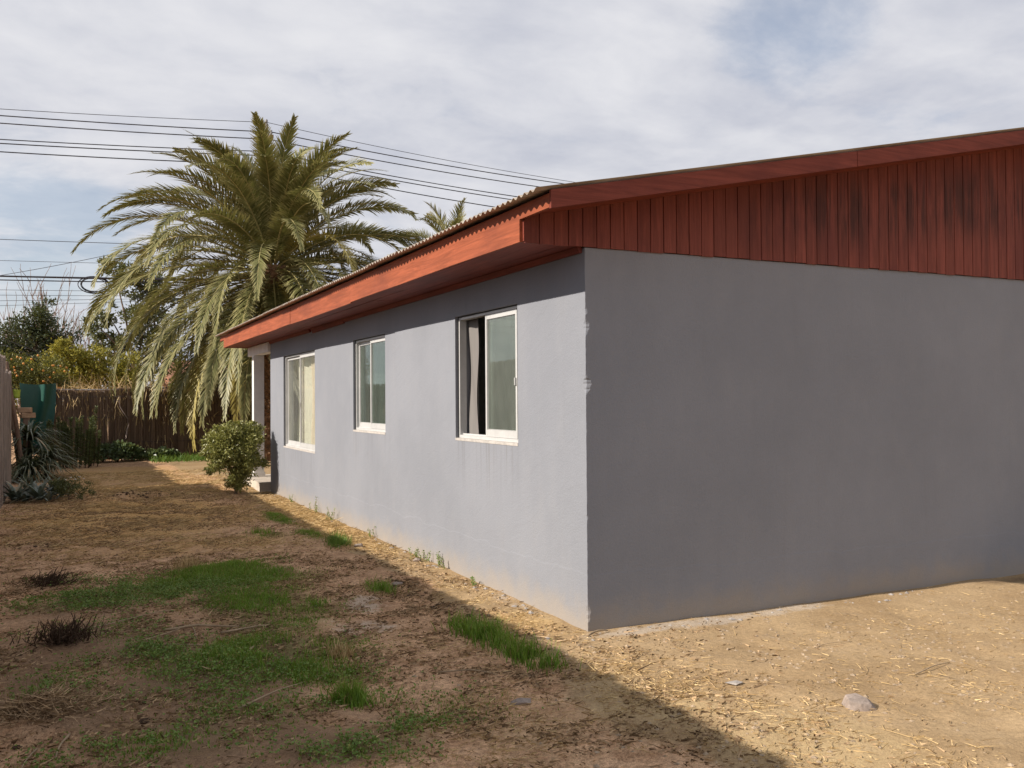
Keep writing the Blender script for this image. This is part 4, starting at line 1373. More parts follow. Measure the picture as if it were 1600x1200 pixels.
# dry brush heaped behind the reed fence
mb = MB()
n = 700
C = np.stack([rng.uniform(-3.2, -0.6, n), rng.uniform(20.9, 21.6, n), rng.uniform(1.1, 1.8, n)], 1)
blades(mb, C, unit(np.stack([rng.normal(0, 0.7, n), rng.normal(0, 0.4, n), rng.uniform(0.2, 1, n)], 1)), unit(rng.normal(size=(n, 3))), rng.uniform(0.3, 0.8, n), rng.uniform(0.008, 0.016, n), 3, 0.6)
o = mb.build('dry_brush', MAT['straw'])
tag(o, 'pale tangled dry brush heaped behind the reed fence', 'brush', kind='stuff')

# far house glimpsed through the palm
fh = thing('far_house', 'low house with terracotta roof glimpsed under the palm leaves', 'house', loc=(3.2, 31.0, 0))
g = MB()
g.box((-2.6, 0, -0.1), (4.5, 6, 2.15))
g.build('wall', MAT['farwall'], fh)
g = MB()
v = [(-2.9, -0.3, 2.15), (4.8, -0.3, 2.15), (4.8, 6.3, 2.15), (-2.9, 6.3, 2.15), (-2.9, 3, 3.15), (4.8, 3, 3.15)]
g.add(v, [(0, 1, 5, 4), (2, 3, 4, 5)])
g.f.append(np.array([[0, 4, 3], [1, 2, 5]]))
g.f.append(np.array([[0, 3, 2, 1]]))
g.build('roof', MAT['tile'], fh)
g = MB()
g.box((-2.9, -0.40, 2.07), (4.8, -0.305, 2.17))
g.build('gutter', MAT['white'], fh)
for xw in (-1.6, 1.0, 3.2):
    g = MB()
    g.box((xw, -0.03, 0.9), (xw + 0.9, 0.02, 1.9))
    wn = g.build('window', MAT['iron'], fh)
    g = MB()
    frame_ring(g, 0, 1, 0, 1, 0, 1, 0.1) if False else g.box((xw - 0.06, -0.06, 0.84), (xw + 0.96, -0.02, 0.90))
    g.build('sill', MAT['white'], wn)

# ------------------------------------------------------------------ border planting on the left


def rosette(mb, c, n, L, Wd, el0, el1, bend, seg=5, extra=0.3, rg=None):
    az = rg.uniform(0, 2 * PI, n)
    el = np.radians(rg.uniform(el0, el1, n))
    upv = np.stack([np.cos(el) * np.cos(az), np.cos(el) * np.sin(az), np.sin(el)], 1)
    out = np.stack([np.cos(az), np.sin(az), np.full(n, -1.2)], 1)
    C = np.array(c) + np.stack([np.cos(az) * 0.03, np.sin(az) * 0.03, rg.uniform(0, 0.06, n)], 1)
    ex = np.where(rg.random(n) < 0.06, 0.9, extra)
    blades(mb, C, upv, out, L * rg.uniform(0.7, 1.1, n), Wd * rg.uniform(0.8, 1.15, n), seg, bend * rg.uniform(0.7, 1.3, n), ex)


rg = np.random.default_rng(61)
for k, (x, y, h, L, lab) in enumerate([(-3.72, 15.4, 0.75, 0.85, 'tallest dark strap-leaved plant beside the left fence'), (-3.42, 15.0, 0.35, 0.75, 'lower strap-leaved plant at the right of the clump by the left fence'), (-3.70, 14.6, 0.15, 0.80, 'strap-leaved plant spilling over the ground in front of its taller neighbours')]):
    root = thing('strap_leaf_plant', lab, 'plant', 'strap-leaved plants in the left border', loc=(x, y, 0))
    mb = MB()
    mb.tube([(0, 0, -0.03), (0.01, 0, h * 0.5), (0, 0.01, h + 0.05)], [0.05, 0.045, 0.035], 8)
    mb.build('stem', MAT['deadstem'], root, smooth=True)
    mb = MB()
    rosette(mb, (0, 0, h), 150, L, 0.045, 0, 85, 1.5, rg=rg)
    rosette(mb, (0, 0, h * 0.6 + 0.05), 90, L * 0.85, 0.042, -5, 50, 1.3, rg=rg)
    mb.build('foliage', MAT['strap'], root)
for k, (x, y, L, lab) in enumerate([(-3.72, 10.55, 0.42, 'grey-green succulent rosette tight against the left fence foot'), (-3.42, 10.45, 0.44, 'largest grey-green succulent rosette in the left foreground border'),
                                    (-3.55, 11.1, 0.46, 'grey-green succulent rosette behind the other two'), (-3.22, 10.95, 0.38, 'grey-green succulent rosette next to the white flowered bush')]):
    root = thing('succulent_plant', lab, 'plant', 'grey succulents in the left border', loc=(x, y, float(gz(x, y))))
    mb = MB()
    rosette(mb, (0, 0, 0.02), 38, L, 0.062, 18, 88, 0.8, rg=rg, seg=4)
    rosette(mb, (0.12, -0.1, 0.02), 20, L * 0.7, 0.05, 10, 70, 0.9, rg=rg, seg=4)
    mb.build('foliage', MAT['greyleaf'], root)
fb = leafy_tree('flowering_bush', 'low dark bush with a few white flowers in the left border', (-3.02, 10.35, 0), 0.4, 0.12,
                [(0, 0, 0.20, 0.24, 0.22, 0.17), (0.18, 0.05, 0.14, 0.17, 0.16, 0.12), (-0.15, 0.05, 0.22, 0.16, 0.16, 0.14)], 2600, 0.035, 'leaf_mid', 63, 0.012, 'shrub')
for k in range(5):
    mb = MB()
    a = np.linspace(0, 2 * PI, 7)[:-1]
    for q in a:
        leaves(mb, [(0, 0, 0)], [(math.cos(q), math.sin(q), 0.3)], 0.022, 0.014)
    o = mb.build('flower', MAT['flower'], fb)
    o.location = (0.02 + 0.06 * k - 0.05, -0.2 + 0.02 * k, 0.33 + 0.03 * (k % 2))
# upright needle-leaved stems against the reed fence
up_pl = thing('upright_shrub', 'dense dark shrub of upright needle-leaved stems before the reed fence', 'shrub', loc=(-2.9, 18.3, 0))
rg = np.random.default_rng(65)
ms, ml = MB(), MB()
for k in range(34):
    x, y = rg.uniform(-0.52, 0.50), rg.uniform(-0.45, 0.45)
    h = rg.uniform(0.75, 1.15) * (1.0 if k % 7 else 1.2)
    t = np.linspace(0, 1, 6)
    pts = np.stack([x + 0.05 * t * np.sign(x), y + 0.02 * np.sin(t * 4), -0.03 + (h + 0.03) * t], 1)
    ms.tube(pts, np.linspace(0.012, 0.004, 6), 5)
    n = 330
    tt = rg.uniform(0.08, 1, n)
    C = np.stack([np.interp(tt, t, pts[:, q]) for q in range(3)], 1)
    az = rg.uniform(0, 2 * PI, n)
    D = np.stack([np.cos(az), np.sin(az), rg.uniform(0.5, 1.3, n)], 1)
    leaves(ml, C, D, rg.uniform(0.05, 0.085, n), 0.016)
ms.build('stems', MAT['deadstem'], up_pl)
ml.build('foliage', MAT['rosemary'], up_pl)

# ivy at the foot of the reed fence
for k, (cx, cy, rx, ry, hh, n, lab) in enumerate([(-1.95, 19.9, 0.75, 0.45, 0.42, 1500, 'dark mounded ivy at the foot of the reed fence by the gate joint'), (-0.95, 19.9, 0.55, 0.35, 0.26, 800, 'paler ivy trailing right along the reed fence foot')]):
    root = thing('ivy_plant', lab, 'ivy', 'ivy along the reed fence', loc=(cx, cy, 0))
    mb, mt = MB(), MB()
    u = rng.uniform(-1, 1, n)
    w_ = rng.uniform(-1, 1, n)
    keep = u * u + w_ * w_ < 1
    u, w_ = u[keep], w_[keep]
    z = hh * (1 - u * u - w_ * w_) ** 0.6 * rng.uniform(0.5, 1.1, len(u)) + 0.03
    C = np.stack([u * rx, w_ * ry, z], 1)
    D = unit(rng.normal(0, 0.6, (len(u), 3)) + np.array([0, -0.7, 0.1]))
    leaves(mb, C, D, rng.uniform(0.07, 0.12, len(u)), rng.uniform(0.06, 0.10, len(u)), fold=0.05)
    for q in range(16):
        a = rng.uniform(0, 2 * PI)
        e = np.array([math.cos(a) * rx * 0.9, math.sin(a) * ry * 0.9, 0.02])
        mt.tube(np.array([(0, 0, 0.0), e * 0.5 + np.array([0, 0, hh * 0.7]), e]), [0.01, 0.007, 0.004], 5)
    mt.build('stems', MAT['deadstem'], root)
    mb.build('foliage', MAT['ivy'], root)
mb = MB()
n = 1800
C = np.stack([rng.uniform(-1.2, 1.9, n), 19.6 + rng.normal(0, 0.35, n), np.zeros(n)], 1)
blades(mb, C, unit(np.stack([rng.normal(0, 0.4, n), rng.normal(0, 0.4, n), np.ones(n)], 1)), unit(np.stack([rng.normal(0, 1, n), rng.normal(0, 1, n), np.full(n, -0.3)], 1)), rng.uniform(0.08, 0.28, n), 0.016, 3, 0.8, rng.choice([0.3, 0.9], n))
o = mb.build('fence_foot_grass', MAT['grass_bright'])
tag(o, 'pale sunlit grass along the foot of the reed fence', 'grass', kind='stuff')

# ================================================================== grass, clover, straw and litter


def scatter(n, lst, xr=(-3.85, 4.3), yr=(-3.4, 12), power=1.0, floor=0.0, seed=71, pn=2.2):
    """points whose density follows the patches in lst, broken up by noise"""
    rg_ = np.random.default_rng(seed)
    m_ = n * 30
    x = rg_.uniform(*xr, m_)
    y = rg_.uniform(*yr, m_)
    d = np.maximum(field(lst, x, y), floor) ** power * sstep(0.25, 0.7, fbm(x * pn, y * pn, 77, 3)) * (0.35 + sstep(0.3, 0.7, fbm(x * 9, y * 9, 79, 2)))
    d *= ~((x > -0.03) & (y > -0.03))
    ok = rg_.random(m_) < d
    x, y = x[ok][:n], y[ok][:n]
    return np.stack([x, y, gz(x, y) - 0.002], 1)


TURF = [(-1.80, 3.0, 0.62, 0.62, 1.0), (-2.15, 2.8, 0.4, 0.45, 0.8), (-1.72, 1.75, 0.48, 0.75, 0.72), (-1.45, 1.9, 0.28, 0.4, 0.6), (-1.95, 0.45, 0.52, 0.50, 0.85), (-1.75, -0.05, 0.32, 0.32, 0.75), (-0.62, 6.6, 0.13, 0.9, 0.7), (-0.58, 5.2, 0.13, 0.5, 0.7), (-0.75, 1.9, 0.13, 0.22, 0.45), (-1.0, 5.2, 0.28, 0.3, 0.35),
        (-1.5, 0.05, 0.22, 0.25, 0.3), (-2.1, -0.65, 0.6, 0.3, 0.35), (-1.6, -1.1, 0.45, 0.35, 0.35), (-2.6, -0.85, 0.5, 0.25, 0.45), (-2.6, 0.3, 0.8, 1.0, 0.16)]
CLOVER = [(-2.35, 2.50, 0.62, 0.42, 1.0), (-2.95, 2.45, 0.45, 0.33, 0.9), (-2.55, 0.75, 0.24, 0.20, 1.0), (-2.5, 0.2, 1.0, 1.6, 0.14), (-2.75, 3.3, 0.5, 0.25, 0.35), (-2.15, 0.35, 0.4, 0.3, 0.5), (-2.0, -0.2, 0.5, 0.3, 0.35), (-2.75, 0.1, 0.5, 0.25, 0.4), (-2.3, -0.8, 0.8, 0.3, 0.35), (-1.85, -1.25, 0.42, 0.26, 0.70), (-2.9, -0.85, 0.3, 0.25, 0.45), (-1.3, 3.3, 0.2, 0.2, 0.5)]


def grass_patch(name, label, lst, n, L, Wd, mat, seed, dry=0.10, bend=(0.2, 0.9)):
    C = scatter(n, lst, seed=seed)
    n = len(C)
    rg_ = np.random.default_rng(seed + 1)
    mb = MB()
    az = rg_.uniform(0, 2 * PI, n)
    out = np.stack([np.cos(az), np.sin(az), np.full(n, -0.2)], 1)
    dens = np.clip(field(lst, C[:, 0], C[:, 1]), 0.3, 1)
    blades(mb, C, unit(np.stack([rg_.normal(0, 0.28, n), rg_.normal(0, 0.28, n), np.ones(n)], 1)), out, rg_.uniform(L * 0.4, L * 1.2, n) * dens, Wd * rg_.uniform(0.6, 1.3, n), 3, rg_.uniform(*bend, n), np.where(rg_.random(n) < dry, 0.95, 0.2))
    o = mb.build(name, MAT[mat])
    tag(o, label, 'grass', kind='stuff')


grass_patch('lawn_grass', 'patchy short green grass in the shaded left yard', TURF, 90000, 0.070, 0.0055, 'grass', 81, 0.08)
C = scatter(36000, CLOVER, seed=85)
mb = MB()
n = len(C)
hts = rng.uniform(0.008, 0.05, n)
C2 = C + np.stack([np.zeros(n), np.zeros(n), hts], 1)
for q in range(3):
    a = rng.uniform(0, 2 * PI, n)
    leaves(mb, C2, np.stack([np.cos(a), np.sin(a), rng.normal(0.15, 0.3, n)], 1), rng.uniform(0.008, 0.017, n), rng.uniform(0.007, 0.014, n), extra=np.where(rng.random(n) < 0.15, 0.95, 0.2))
o = mb.build('clover_cover', MAT['clover'])
tag(o, 'low broad-leaved clover weeds spreading in the left yard', 'clover', kind='stuff')


def lying(name, label, C, L, Wd, mat, seed, lift=0.5):
    """dry stalks lying on the soil"""
    rg_ = np.random.default_rng(seed)
    n = len(C)
    az = rg_.normal(0.3, 1.0, n)
    d = np.stack([np.cos(az), np.sin(az), rg_.normal(0.04, 0.16 * lift, n)], 1)
    out = np.stack([-np.sin(az), np.cos(az), rg_.normal(0, 0.4, n)], 1)
    mb = MB()
    C = C + np.stack([np.zeros(n), np.zeros(n), rg_.uniform(0.003, 0.012, n)], 1)
    blades(mb, C, unit(d), out, L(rg_, n), Wd * rg_.uniform(0.6, 1.4, n), 2, rg_.normal(0, 0.5, n))
    o = mb.build(name, MAT[mat])
    tag(o, label, name.split('_')[-1], kind='stuff')


lying('dry_straw', 'loose pale straw scattered over the sunlit strip and the yard', scatter(22000, STRAW, power=1.1, floor=0.016, seed=91, pn=1.4), lambda r, n: r.gamma(1.6, 0.018, n) + 0.010, 0.0038, 'straw', 92)
lying('leaf_litter', 'brown leaf and stem litter over the shaded soil', scatter(70000, [(-2.3, 1.0, 2.2, 3.6, 0.8), (-2.2, 8.0, 1.8, 4.0, 0.6), (-0.9, -1.2, 0.7, 0.9, 0.9), (-0.7, 1.4, 0.3, 1.4, 0.9)], seed=93, pn=3.1), lambda r, n: r.gamma(1.8, 0.011, n) + 0.009, 0.0075, 'litter', 94, 0.9)
lying('dead_grass', 'golden dead grass thatch across the middle of the yard', scatter(26000, GOLD, xr=(-3.85, 0), yr=(3.6, 16), seed=95), lambda r, n: r.gamma(2.4, 0.026, n) + 0.02, 0.0050, 'straw', 96, 1.0)


def tuft(label, x, y, n, rx, ry, L, mat, seed, group='grass tufts', rz=0.0):
    rg_ = np.random.default_rng(seed)
    root = thing('grass_tuft', label, 'grass tuft', group, loc=(x, y, float(gz(x, y))))
    mb = MB()
    u = rg_.normal(0, 0.45, n) * rx
    w_ = rg_.normal(0, 0.45, n) * ry
    c, s = math.cos(rz), math.sin(rz)
    px, py = u * c - w_ * s, u * s + w_ * c
    hm = vnoise((x + px) * 11, (y + py) * 11, seed)
    kp = rg_.random(n) < sstep(0.12, 0.5, hm)
    px, py, hm = px[kp], py[kp], hm[kp]
    n = len(px)
    C = np.stack([px, py, gz(x + px, y + py) - float(gz(x, y)) - 0.004], 1)
    az = rg_.uniform(0, 2 * PI, n)
    out = np.stack([np.cos(az), np.sin(az), np.full(n, -0.3)], 1)
    blades(mb, C, unit(np.stack([rg_.normal(0, 0.22, n), rg_.normal(0, 0.22, n), np.ones(n)], 1)), out, L * (0.45 + 0.75 * hm) * rg_.uniform(0.45, 1.25, n), 0.0055 * rg_.uniform(0.7, 1.3, n), 4, rg_.uniform(0.15, 1.0, n), np.where(rg_.random(n) < 0.05, 0.95, 0.2))
    mb.build('blades', MAT[mat], root)['kind'] = 'stuff'


tuft('long lush green grass clump beside the shadow edge near the house corner', -0.66, 0.16, 1500, 0.13, 0.40, 0.13, 'grass', 101, rz=0.05)
tuft('dense green grass clump at the near end of the lush clump by the corner', -0.62, -0.40, 800, 0.12, 0.28, 0.12, 'grass', 102, rz=0.15)
tuft('dark green grass clump standing alone in the lower middle of the yard', -1.72, -0.66, 650, 0.13, 0.12, 0.13, 'grass', 103)
tuft('bright sunlit grass clump on the golden strip along the wall', -0.50, 4.25, 700, 0.12, 0.30, 0.12, 'grass_bright', 104, rz=-0.2)
tuft('small sparse grass clump in the pale ashy patch', -1.38, 1.62, 180, 0.10, 0.12, 0.07, 'grass', 105)
tuft('thin grass clump just inside the shadow beside the middle window', -0.80, 1.85, 380, 0.12, 0.22, 0.09, 'grass', 106)
tuft('small grass clump in the brown soil left of the shadow edge', -1.08, 5.35, 240, 0.14, 0.25, 0.08, 'grass', 107)
tuft('yellowing dry grass clump at the far rim of the green patch', -2.05, 3.55, 260, 0.16, 0.14, 0.12, 'straw', 108)
tuft('dry yellow grass clump right of the lower green patch', -1.55, 0.18, 150, 0.10, 0.08, 0.11, 'straw', 109)

# weeds growing along the foot of the sunny wall
rg = np.random.default_rng(111)
wl = [(-0.05, 6.15, 0.30, 'bushiest weed at the wall foot between the middle and widest windows'), (-0.05, 7.05, 0.34, 'tall thin dry weed at the wall foot under the widest window'), (-0.05, 3.05, 0.22, 'leafy weed at the wall foot under the gap before the middle window'),
      (-0.04, 2.45, 0.22, 'thin weed at the wall foot just beyond the near window'), (-0.04, 4.55, 0.20, 'low weed at the wall foot under the middle window'), (-0.04, 1.60, 0.15, 'tiny weed at the wall foot below the near window'), (-0.04, 8.45, 0.20, 'sparse weed at the wall foot near the far corner'), (-0.05, 2.9, 0.16, 'short weed beside the leafy weed at the wall foot')]
for (x, y, h, lab) in wl:
    root = thing('wall_weed', lab, 'weed', 'weeds along the wall foot', loc=(x, y, float(gz(x, y))))
    ms, ml = MB(), MB()
    for q in range(5 if h > 0.2 else 3):
        e, d, pts = limb(ms, rg, (rg.normal(0, 0.02) - 0.01, rg.normal(0, 0.06), -0.01), (rg.normal(-0.1, 0.12), rg.normal(0, 0.25), 1), h * rg.uniform(0.3, 0.7), 0.0026, 0.0015, 0.10)
        for p in pts[1:]:
            k = 5
            leaves(ml, np.repeat([p], k, 0) + rg.normal(0, 0.006, (k, 3)), rg.normal(0, 1, (k, 3)) + np.array([-0.3, 0, 0.3]), rg.uniform(0.010, 0.022, k), 0.009)
    ms.build('stems', MAT['stick'], root)
    ml.build('foliage', MAT['clover'], root)

# clods, pebbles and crumbled cement


def stones(n, lst, smin, smax, seed, xr=(-3.8, 4.3), yr=(-3.4, 10)):
    C = scatter(n, lst, xr=xr, yr=yr, seed=seed, pn=3.0)
    rg_ = np.random.default_rng(seed)
    base = np.array([(0, 0, 1), (0.9, 0, 0.3), (0.28, 0.85, 0.3), (-0.72, 0.53, 0.3), (-0.72, -0.53, 0.3), (0.28, -0.85, 0.3), (0.5, 0.4, -0.5), (-0.5, 0.4, -0.5), (0, -0.6, -0.5)], float)
    tri = np.array([(0, 1, 2), (0, 2, 3), (0, 3, 4), (0, 4, 5), (0, 5, 1), (1, 6, 2), (2, 7, 3), (2, 6, 7), (3, 7, 4), (4, 8, 5), (4, 7, 8), (5, 8, 1), (1, 8, 6)])
    n = len(C)
    s = (smin + (smax - smin) * rg_.random(n) ** 3.0)
    V = base[None] * (1 + rg_.normal(0, 0.22, (n, 9, 3))) * s[:, None, None] * np.array([1, 1, 0.62]) * 0.5
    a = rg_.uniform(0, 2 * PI, n)
    c, sn = np.cos(a)[:, None], np.sin(a)[:, None]
    V = np.stack([V[..., 0] * c - V[..., 1] * sn, V[..., 0] * sn + V[..., 1] * c, V[..., 2]], -1) + C[:, None, :]
    f = (np.arange(n)[:, None, None] * 9 + tri[None]).reshape(-1, 3)
    return MB().add(V.reshape(-1, 3), f, np.repeat(np.stack([rg_.random(n)] * 3, 1), 9, 0))


o = stones(3800, [(1.5, -1.4, 2.6, 1.2, 0.8), (-0.3, 0, 0.35, 2.8, 0.8), (-0.3, 5, 0.25, 4, 0.6), (-0.2, -2, 1, 1, 0.6)], 0.006, 0.036, 121).build('soil_clods', MAT['stone'])
tag(o, 'small clods and pebbles strewn over the tan soil', 'pebbles', kind='stuff')
o = stones(1500, [(2.35, -0.18, 0.6, 0.13, 1.6), (0.6, -0.10, 0.8, 0.08, 0.9), (1.6, -0.12, 0.6, 0.08, 0.9), (-0.08, 0.9, 0.07, 1.4, 0.9), (-0.07, 4.5, 0.05, 4, 0.7)], 0.008, 0.065, 123).build('cement_crumbs', MAT['cement'])
tag(o, 'crumbled grey cement and clods along the foot of the walls', 'rubble', kind='stuff')
o = stones(1500, [(-2.1, 10.3, 0.6, 0.25, 2.0), (-3.05, 1.05, 0.4, 0.3, 0.6), (-3.15, -0.35, 0.35, 0.25, 0.8), (-0.62, 1.6, 0.12, 1.3, 0.9), (-3.3, 5.3, 0.35, 0.25, 0.7)], 0.012, 0.07, 125, yr=(-3, 11)).build('dark_clods', MAT['deadstem'])
tag(o, 'dark turned-over clods in the shaded yard', 'clods', kind='stuff')


def rock(name, label, x, y, s, seed, mat='rock', group=None, sink=0.3):
    rg_ = np.random.default_rng(seed)
    me = bpy.data.meshes.new(name)
    import bmesh
    bm = bmesh.new()
    pts = [bm.verts.new(Vector(q)) for q in (unit(rg_.normal(size=(13, 3))) * np.array(s) * rg_.uniform(0.8, 1.1, (13, 1)))]
    bmesh.ops.convex_hull(bm, input=bm.verts)
    bm.to_mesh(me)
    bm.free()
    me.materials.append(MAT[mat])
    o = bpy.data.objects.new(name, me)
    COL.objects.link(o)
    o.location = (x, y, float(gz(x, y)) + s[2] * sink)
    bv = o.modifiers.new('bevel', 'BEVEL')
    bv.width = min(s) * 0.10
    bv.segments = 2
    return tag(o, label, 'rock', group)


# the large stone on the tan soil: a wedge with a broken dark face
import bmesh
me = bpy.data.meshes.new('large_rock')
bm = bmesh.new()
for q in [(-0.085, -0.05, -0.02), (-0.09, 0.05, -0.02), (0.03, 0.075, -0.02), (0.105, 0.02, -0.02), (0.085, -0.055, -0.02), (0.0, -0.07, -0.02), (-0.072, -0.03, 0.045), (-0.06, 0.04, 0.055), (0.0, 0.045, 0.060), (0.030, -0.02, 0.052), (0.062, 0.02, 0.030), (-0.02, -0.055, 0.035), (0.04, -0.055, 0.025)]:
    bm.verts.new(Vector(q) * 0.92)
bmesh.ops.convex_hull(bm, input=bm.verts)
bm.to_mesh(me)
bm.free()
me.materials.append(MAT['rock'])
o = bpy.data.objects.new('large_rock', me)
COL.objects.link(o)
o.location = (0.415, -1.86, float(gz(0.415, -1.86)))
o.rotation_euler = (0, 0, -0.35)
bv = o.modifiers.new('bevel', 'BEVEL')
bv.width = 0.004
bv.segments = 2
tag(o, 'angular pinkish grey rock lying alone on the tan soil', 'rock')
rock('small_stone', 'small pale stone on the sunlit strip beside the bright grass', -0.37, 3.92, (0.055, 0.05, 0.035), 132, group='small stones')
rock('small_stone', 'brown stone at the wall foot below the near window gap', -0.10, 2.93, (0.045, 0.05, 0.035), 133, group='small stones')
rock('small_stone', 'low stone at the edge of the shadow beyond the lush grass', -0.62, 1.95, (0.05, 0.05, 0.03), 134, group='small stones')
rock('flat_stone', 'flat pale stone half buried in the brown soil near the bottom', -1.0, -1.05, (0.07, 0.05, 0.014), 135, group='small stones', sink=0.6)
rock('flat_stone', 'flat grey chip on the tan soil left of the angular rock', 0.09, -1.32, (0.065, 0.035, 0.014), 136, 'cement', group='small stones', sink=0.6)

# cut-back dead clumps on the left


def dead_clump(label, x, y, n, L, seed, lean):
    rg_ = np.random.default_rng(seed)
    root = thing('dead_clump', label, 'dead plant', 'cut-back dead clumps', loc=(x, y, float(gz(x, y))))
    mb = MB()
    for q in range(n):
        a = rg_.uniform(0, 2 * PI)
        d = np.array([math.cos(a) * 0.65 + lean[0], math.sin(a) * 0.5 + lean[1], rg_.uniform(0.35, 1.0)])
        limb(mb, rg_, (rg_.normal(0, 0.05), rg_.normal(0, 0.04), -0.015), d, L * rg_.uniform(0.4, 1.1), rg_.uniform(0.003, 0.007), 0.002, 0.16, 5)
    mb.build('stalks', MAT['deadstem'], root)
    mb = MB()
    n2 = 380
    C = np.stack([rg_.normal(0, 0.10, n2), rg_.normal(0, 0.09, n2), rg_.uniform(0, 0.06, n2)], 1)
    blades(mb, C, unit(rg_.normal(0, 0.5, (n2, 3)) + np.array([lean[0], lean[1], 0.6])), unit(rg_.normal(size=(n2, 3))), rg_.uniform(0.04, L * 0.6, n2), 0.006, 3, 0.8)
    mb.build('dead_leaves', MAT['deadstem'], root)


dead_clump('cut-back dead clump farther up at the left edge of the yard', -3.16, 3.3, 36, 0.17, 141, (0.75, 0.1))
dead_clump('larger cut-back dead clump nearer at the left', -3.02, 1.08, 64, 0.19, 142, (0.1, 0.05))
# heap of brown straw at lower left
root = thing('straw_heap', 'small heap of matted reddish straw at the lower left', 'straw heap', loc=(-3.10, -0.28, float(gz(-3.10, -0.28))))
mb = MB()
n = 1500
u, w_ = rng.normal(0, 0.12, n), rng.normal(0, 0.09, n)
z = 0.085 * np.exp(-(u / 0.15) ** 2 - (w_ / 0.12) ** 2) * rng.random(n)
az = rng.uniform(0, 2 * PI, n)
blades(mb, np.stack([u, w_, z], 1), unit(np.stack([np.cos(az), np.sin(az), rng.normal(0.1, 0.25, n)], 1)), unit(rng.normal(size=(n, 3))), rng.uniform(0.03, 0.13, n), 0.0045, 3, 0.9)
mb.build('stalks', MAT['litter'], root)

# fallen sticks
STK = [((-2.45, 1.22), (-1.98, 1.14), 0.010, 'thick pale stick lying across the soil in the left yard'), ((-2.13, 0.98), (-1.80, 1.10), 0.009, 'short pale stick at the right end of the stick group'),
       ((-2.62, 0.92), (-2.23, 0.72), 0.007, 'slanting stick below the others pointing to the lower right'), ((-2.62, 0.93), (-2.28, 1.28), 0.006, 'slanting stick crossing the thick pale stick'),
       ((-2.95, 1.45), (-2.35, 1.80), 0.006, 'long thin twig behind the larger dead clump'), ((-2.06, 0.42), (-1.98, 0.60), 0.009, 'stubby bleached stick in the lower green patch'),
       ((-2.28, 1.25), (-2.27, 0.98), 0.005, 'little crosswise twig among the sticks'), ((-2.27, -0.55), (-1.86, -0.22), 0.006, 'long thin twig in the bare lower part of the yard'),
       ((-3.0, -0.62), (-3.05, -0.92), 0.006, 'pale dry stalk at the bottom left corner'), ((-3.12, -0.72), (-3.18, -0.98), 0.005, 'second pale dry stalk at the bottom left corner'),
       ((1.05, -1.62), (1.42, -1.55), 0.004, 'pale straw stalk lying on the tan soil at right'), ((-1.18, -0.42), (-0.92, -0.62), 0.005, 'curved twig below the lush grass clump'),
       ((-0.06, -0.10), (0.12, -0.05), 0.008, 'bent grey root at the foot of the house corner'), ((1.0, -0.95), (1.25, -1.00), 0.003, 'thin straw on the tan soil before the gable wall')]
for k, (a, b, r, lab) in enumerate(STK):
    t = np.linspace(0, 1, 8)
    x = a[0] + (b[0] - a[0]) * t
    y = a[1] + (b[1] - a[1]) * t
    w_ = 0.03 * np.sin(t * 5 + k) * np.hypot(b[0] - a[0], b[1] - a[1])
    x = x + w_ * 0.6
    y = y + w_
    z = gz(x, y) + r * 1.2 + 0.012 * np.sin(t * PI)
    o = MB().tube(np.stack([x, y, z], 1), np.linspace(r, r * 0.5, 8), 6).build('fallen_stick', MAT['stick'], smooth=True)
    tag(o, lab, 'stick', 'fallen sticks')

# ================================================================== utility pole and cables
px_, py_ = 2.90, 26.0
up_ = thing('utility_pole', 'concrete utility pole hidden behind the crown of the large palm', 'utility pole', loc=(px_, py_, 0))
MB().tube([(0, 0, -0.2), (0, 0, 5.5), (0, 0, 10.75)], [0.15, 0.11, 0.06], 12).build('shaft', MAT['pole'], up_, smooth=True)
g = MB()
g.box((-0.06, -0.9, 10.05), (0.06, 0.9, 10.15))
g.build('crossarm', MAT['darkwood'], up_)
for dy in (-0.8, -0.35, 0.35, 0.8):
    MB().tube([(0, dy, 10.15), (0, dy, 10.24), (0, dy, 10.27), (0, dy, 10.32)], [0.02, 0.05, 0.03, 0.04], 8).build('insulator', MAT['grey_pipe'], up_, smooth=True)
MB().tube([(0, 0, 10.75), (0, 0, 10.86), (0, 0, 10.9)], [0.03, 0.05, 0.03], 8).build('insulator', MAT['grey_pipe'], up_, smooth=True)


def cable(label, a, b, sag, r=0.013, group='overhead cables'):
    a, b = np.array(a, float), np.array(b, float)
    t = np.linspace(0, 1, 30)[:, None]
    P = a + (b - a) * t
    P[:, 2] -= (4 * sag * t * (1 - t))[:, 0]
    o = MB().tube(P, r, 5).build('overhead_cable', MAT['cable'], smooth=True)
    tag(o, label, 'cable', group)


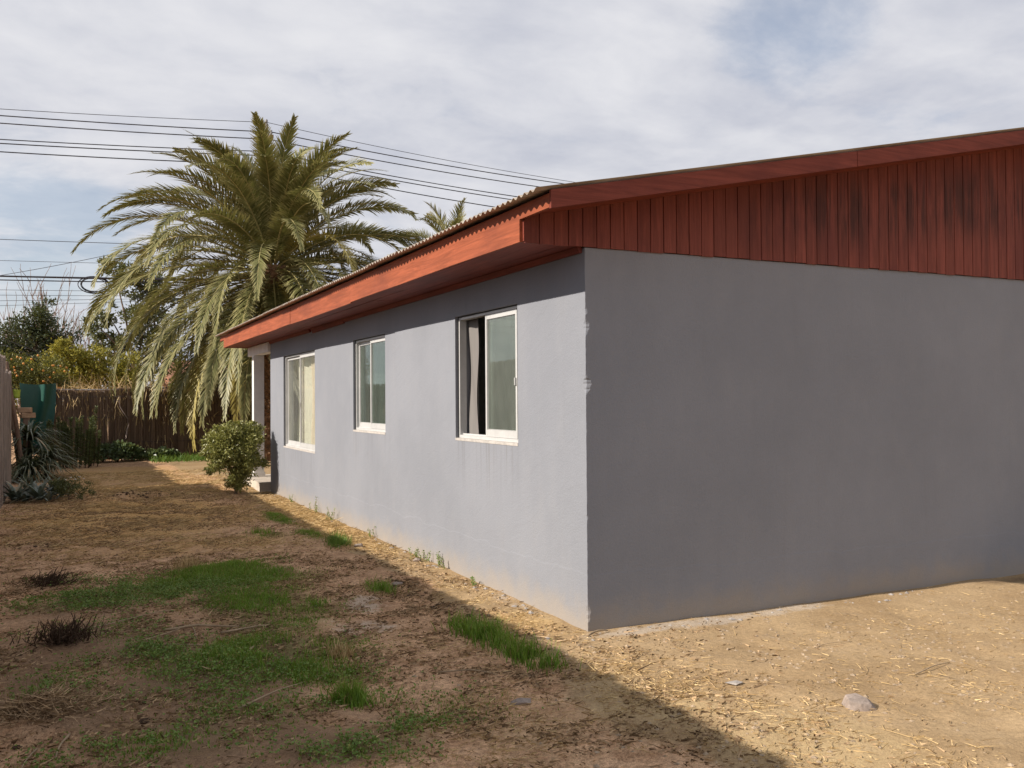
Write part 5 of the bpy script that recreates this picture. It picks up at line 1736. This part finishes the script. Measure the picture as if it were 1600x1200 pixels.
L_ = [('topmost', 10.80, 10.23, 10.05, 0.010, 0.0), ('second', 10.26, 9.81, 9.66, 0.018, -0.8), ('third', 10.14, 9.71, 9.54, 0.018, -0.35), ('fourth', 9.91, 9.41, 9.24, 0.016, 0.35), ('fifth', 9.82, 9.32, 9.14, 0.016, 0.0), ('sixth', 9.68, 9.20, 9.00, 0.018, 0.0), ('lowest', 9.38, 8.95, 8.62, 0.018, 0.0)]
for (nm, zp, zl, zr, r, dy) in L_:                   # zl, zr: heights where the cable passes x = -4.9 and x = 12
    cable(nm + ' cable of the high run left of the large palm', (-22, py_ + dy, (zl + 0.258 - 0.687 * zp) / 0.313), (px_, py_ + dy, zp), 0.30, r, 'high cables left of the palm')
    cable(nm + ' cable of the high run right of the large palm', (px_, py_ + dy, zp), (26, py_ + dy, (zr + 0.382 - 0.606 * zp) / 0.394), 0.40, r, 'high cables right of the palm')
LOW = [('uppermost', 6.62, 6.62, 0.010), ('second', 6.02, 6.0, 0.007), ('upper heavy', 5.58, 5.56, 0.022), ('middle heavy', 5.50, 5.49, 0.028), ('lower heavy', 5.40, 5.42, 0.018), ('thin', 5.12, 5.16, 0.007), ('slack', 4.75, 4.62, 0.007), ('sagging', 4.35, 4.45, 0.007), ('bottom', 4.02, 4.1, 0.006)]
for k, (nm, zl, zr, r) in enumerate(LOW):
    cable(nm + ' cable of the low bundle at the left', (-20, 29.0 + 0.05 * k, zl), (px_, py_ + 0.1, zr if k < 6 else 5.0), 0.12 + 0.04 * (k % 3), r, 'low cables at the left')
cable('slanting service wire crossing the low cables at the left', (-7.0, 29.0, 5.2), (-0.4, 26.6, 6.62), 0.10, 0.009, 'low cables at the left')
cable('upper of two pale wires running down behind the orange tree', (-5.6, 26.0, 3.75), (-2.3, 25.2, 2.35), 0.03, 0.006, 'wires behind the orange tree')
cable('lower of two pale wires running down behind the orange tree', (-5.6, 26.0, 3.58), (-2.5, 25.2, 2.25), 0.03, 0.006, 'wires behind the orange tree')
# coil of spare cable hung in the low bundle
mb = MB()
th = np.linspace(0, 2 * PI * 5, 150)
rad = 0.34 + 0.05 * np.sin(th * 0.37)
P = np.stack([-2.30 + rad * np.cos(th) * 1.25, 27.5 + 0.02 * np.sin(th * 0.7), 5.28 + rad * np.sin(th) * 0.72], 1)
mb.tube(P, 0.013, 5, cap=False)
o = mb.build('cable_coil', MAT['cable'], smooth=True)
tag(o, 'oval coil of spare black cable hanging in the low bundle', 'cable coil')

print('objects', len(bpy.data.objects), 'tris', sum(len(m.polygons) * 2 for m in bpy.data.meshes))
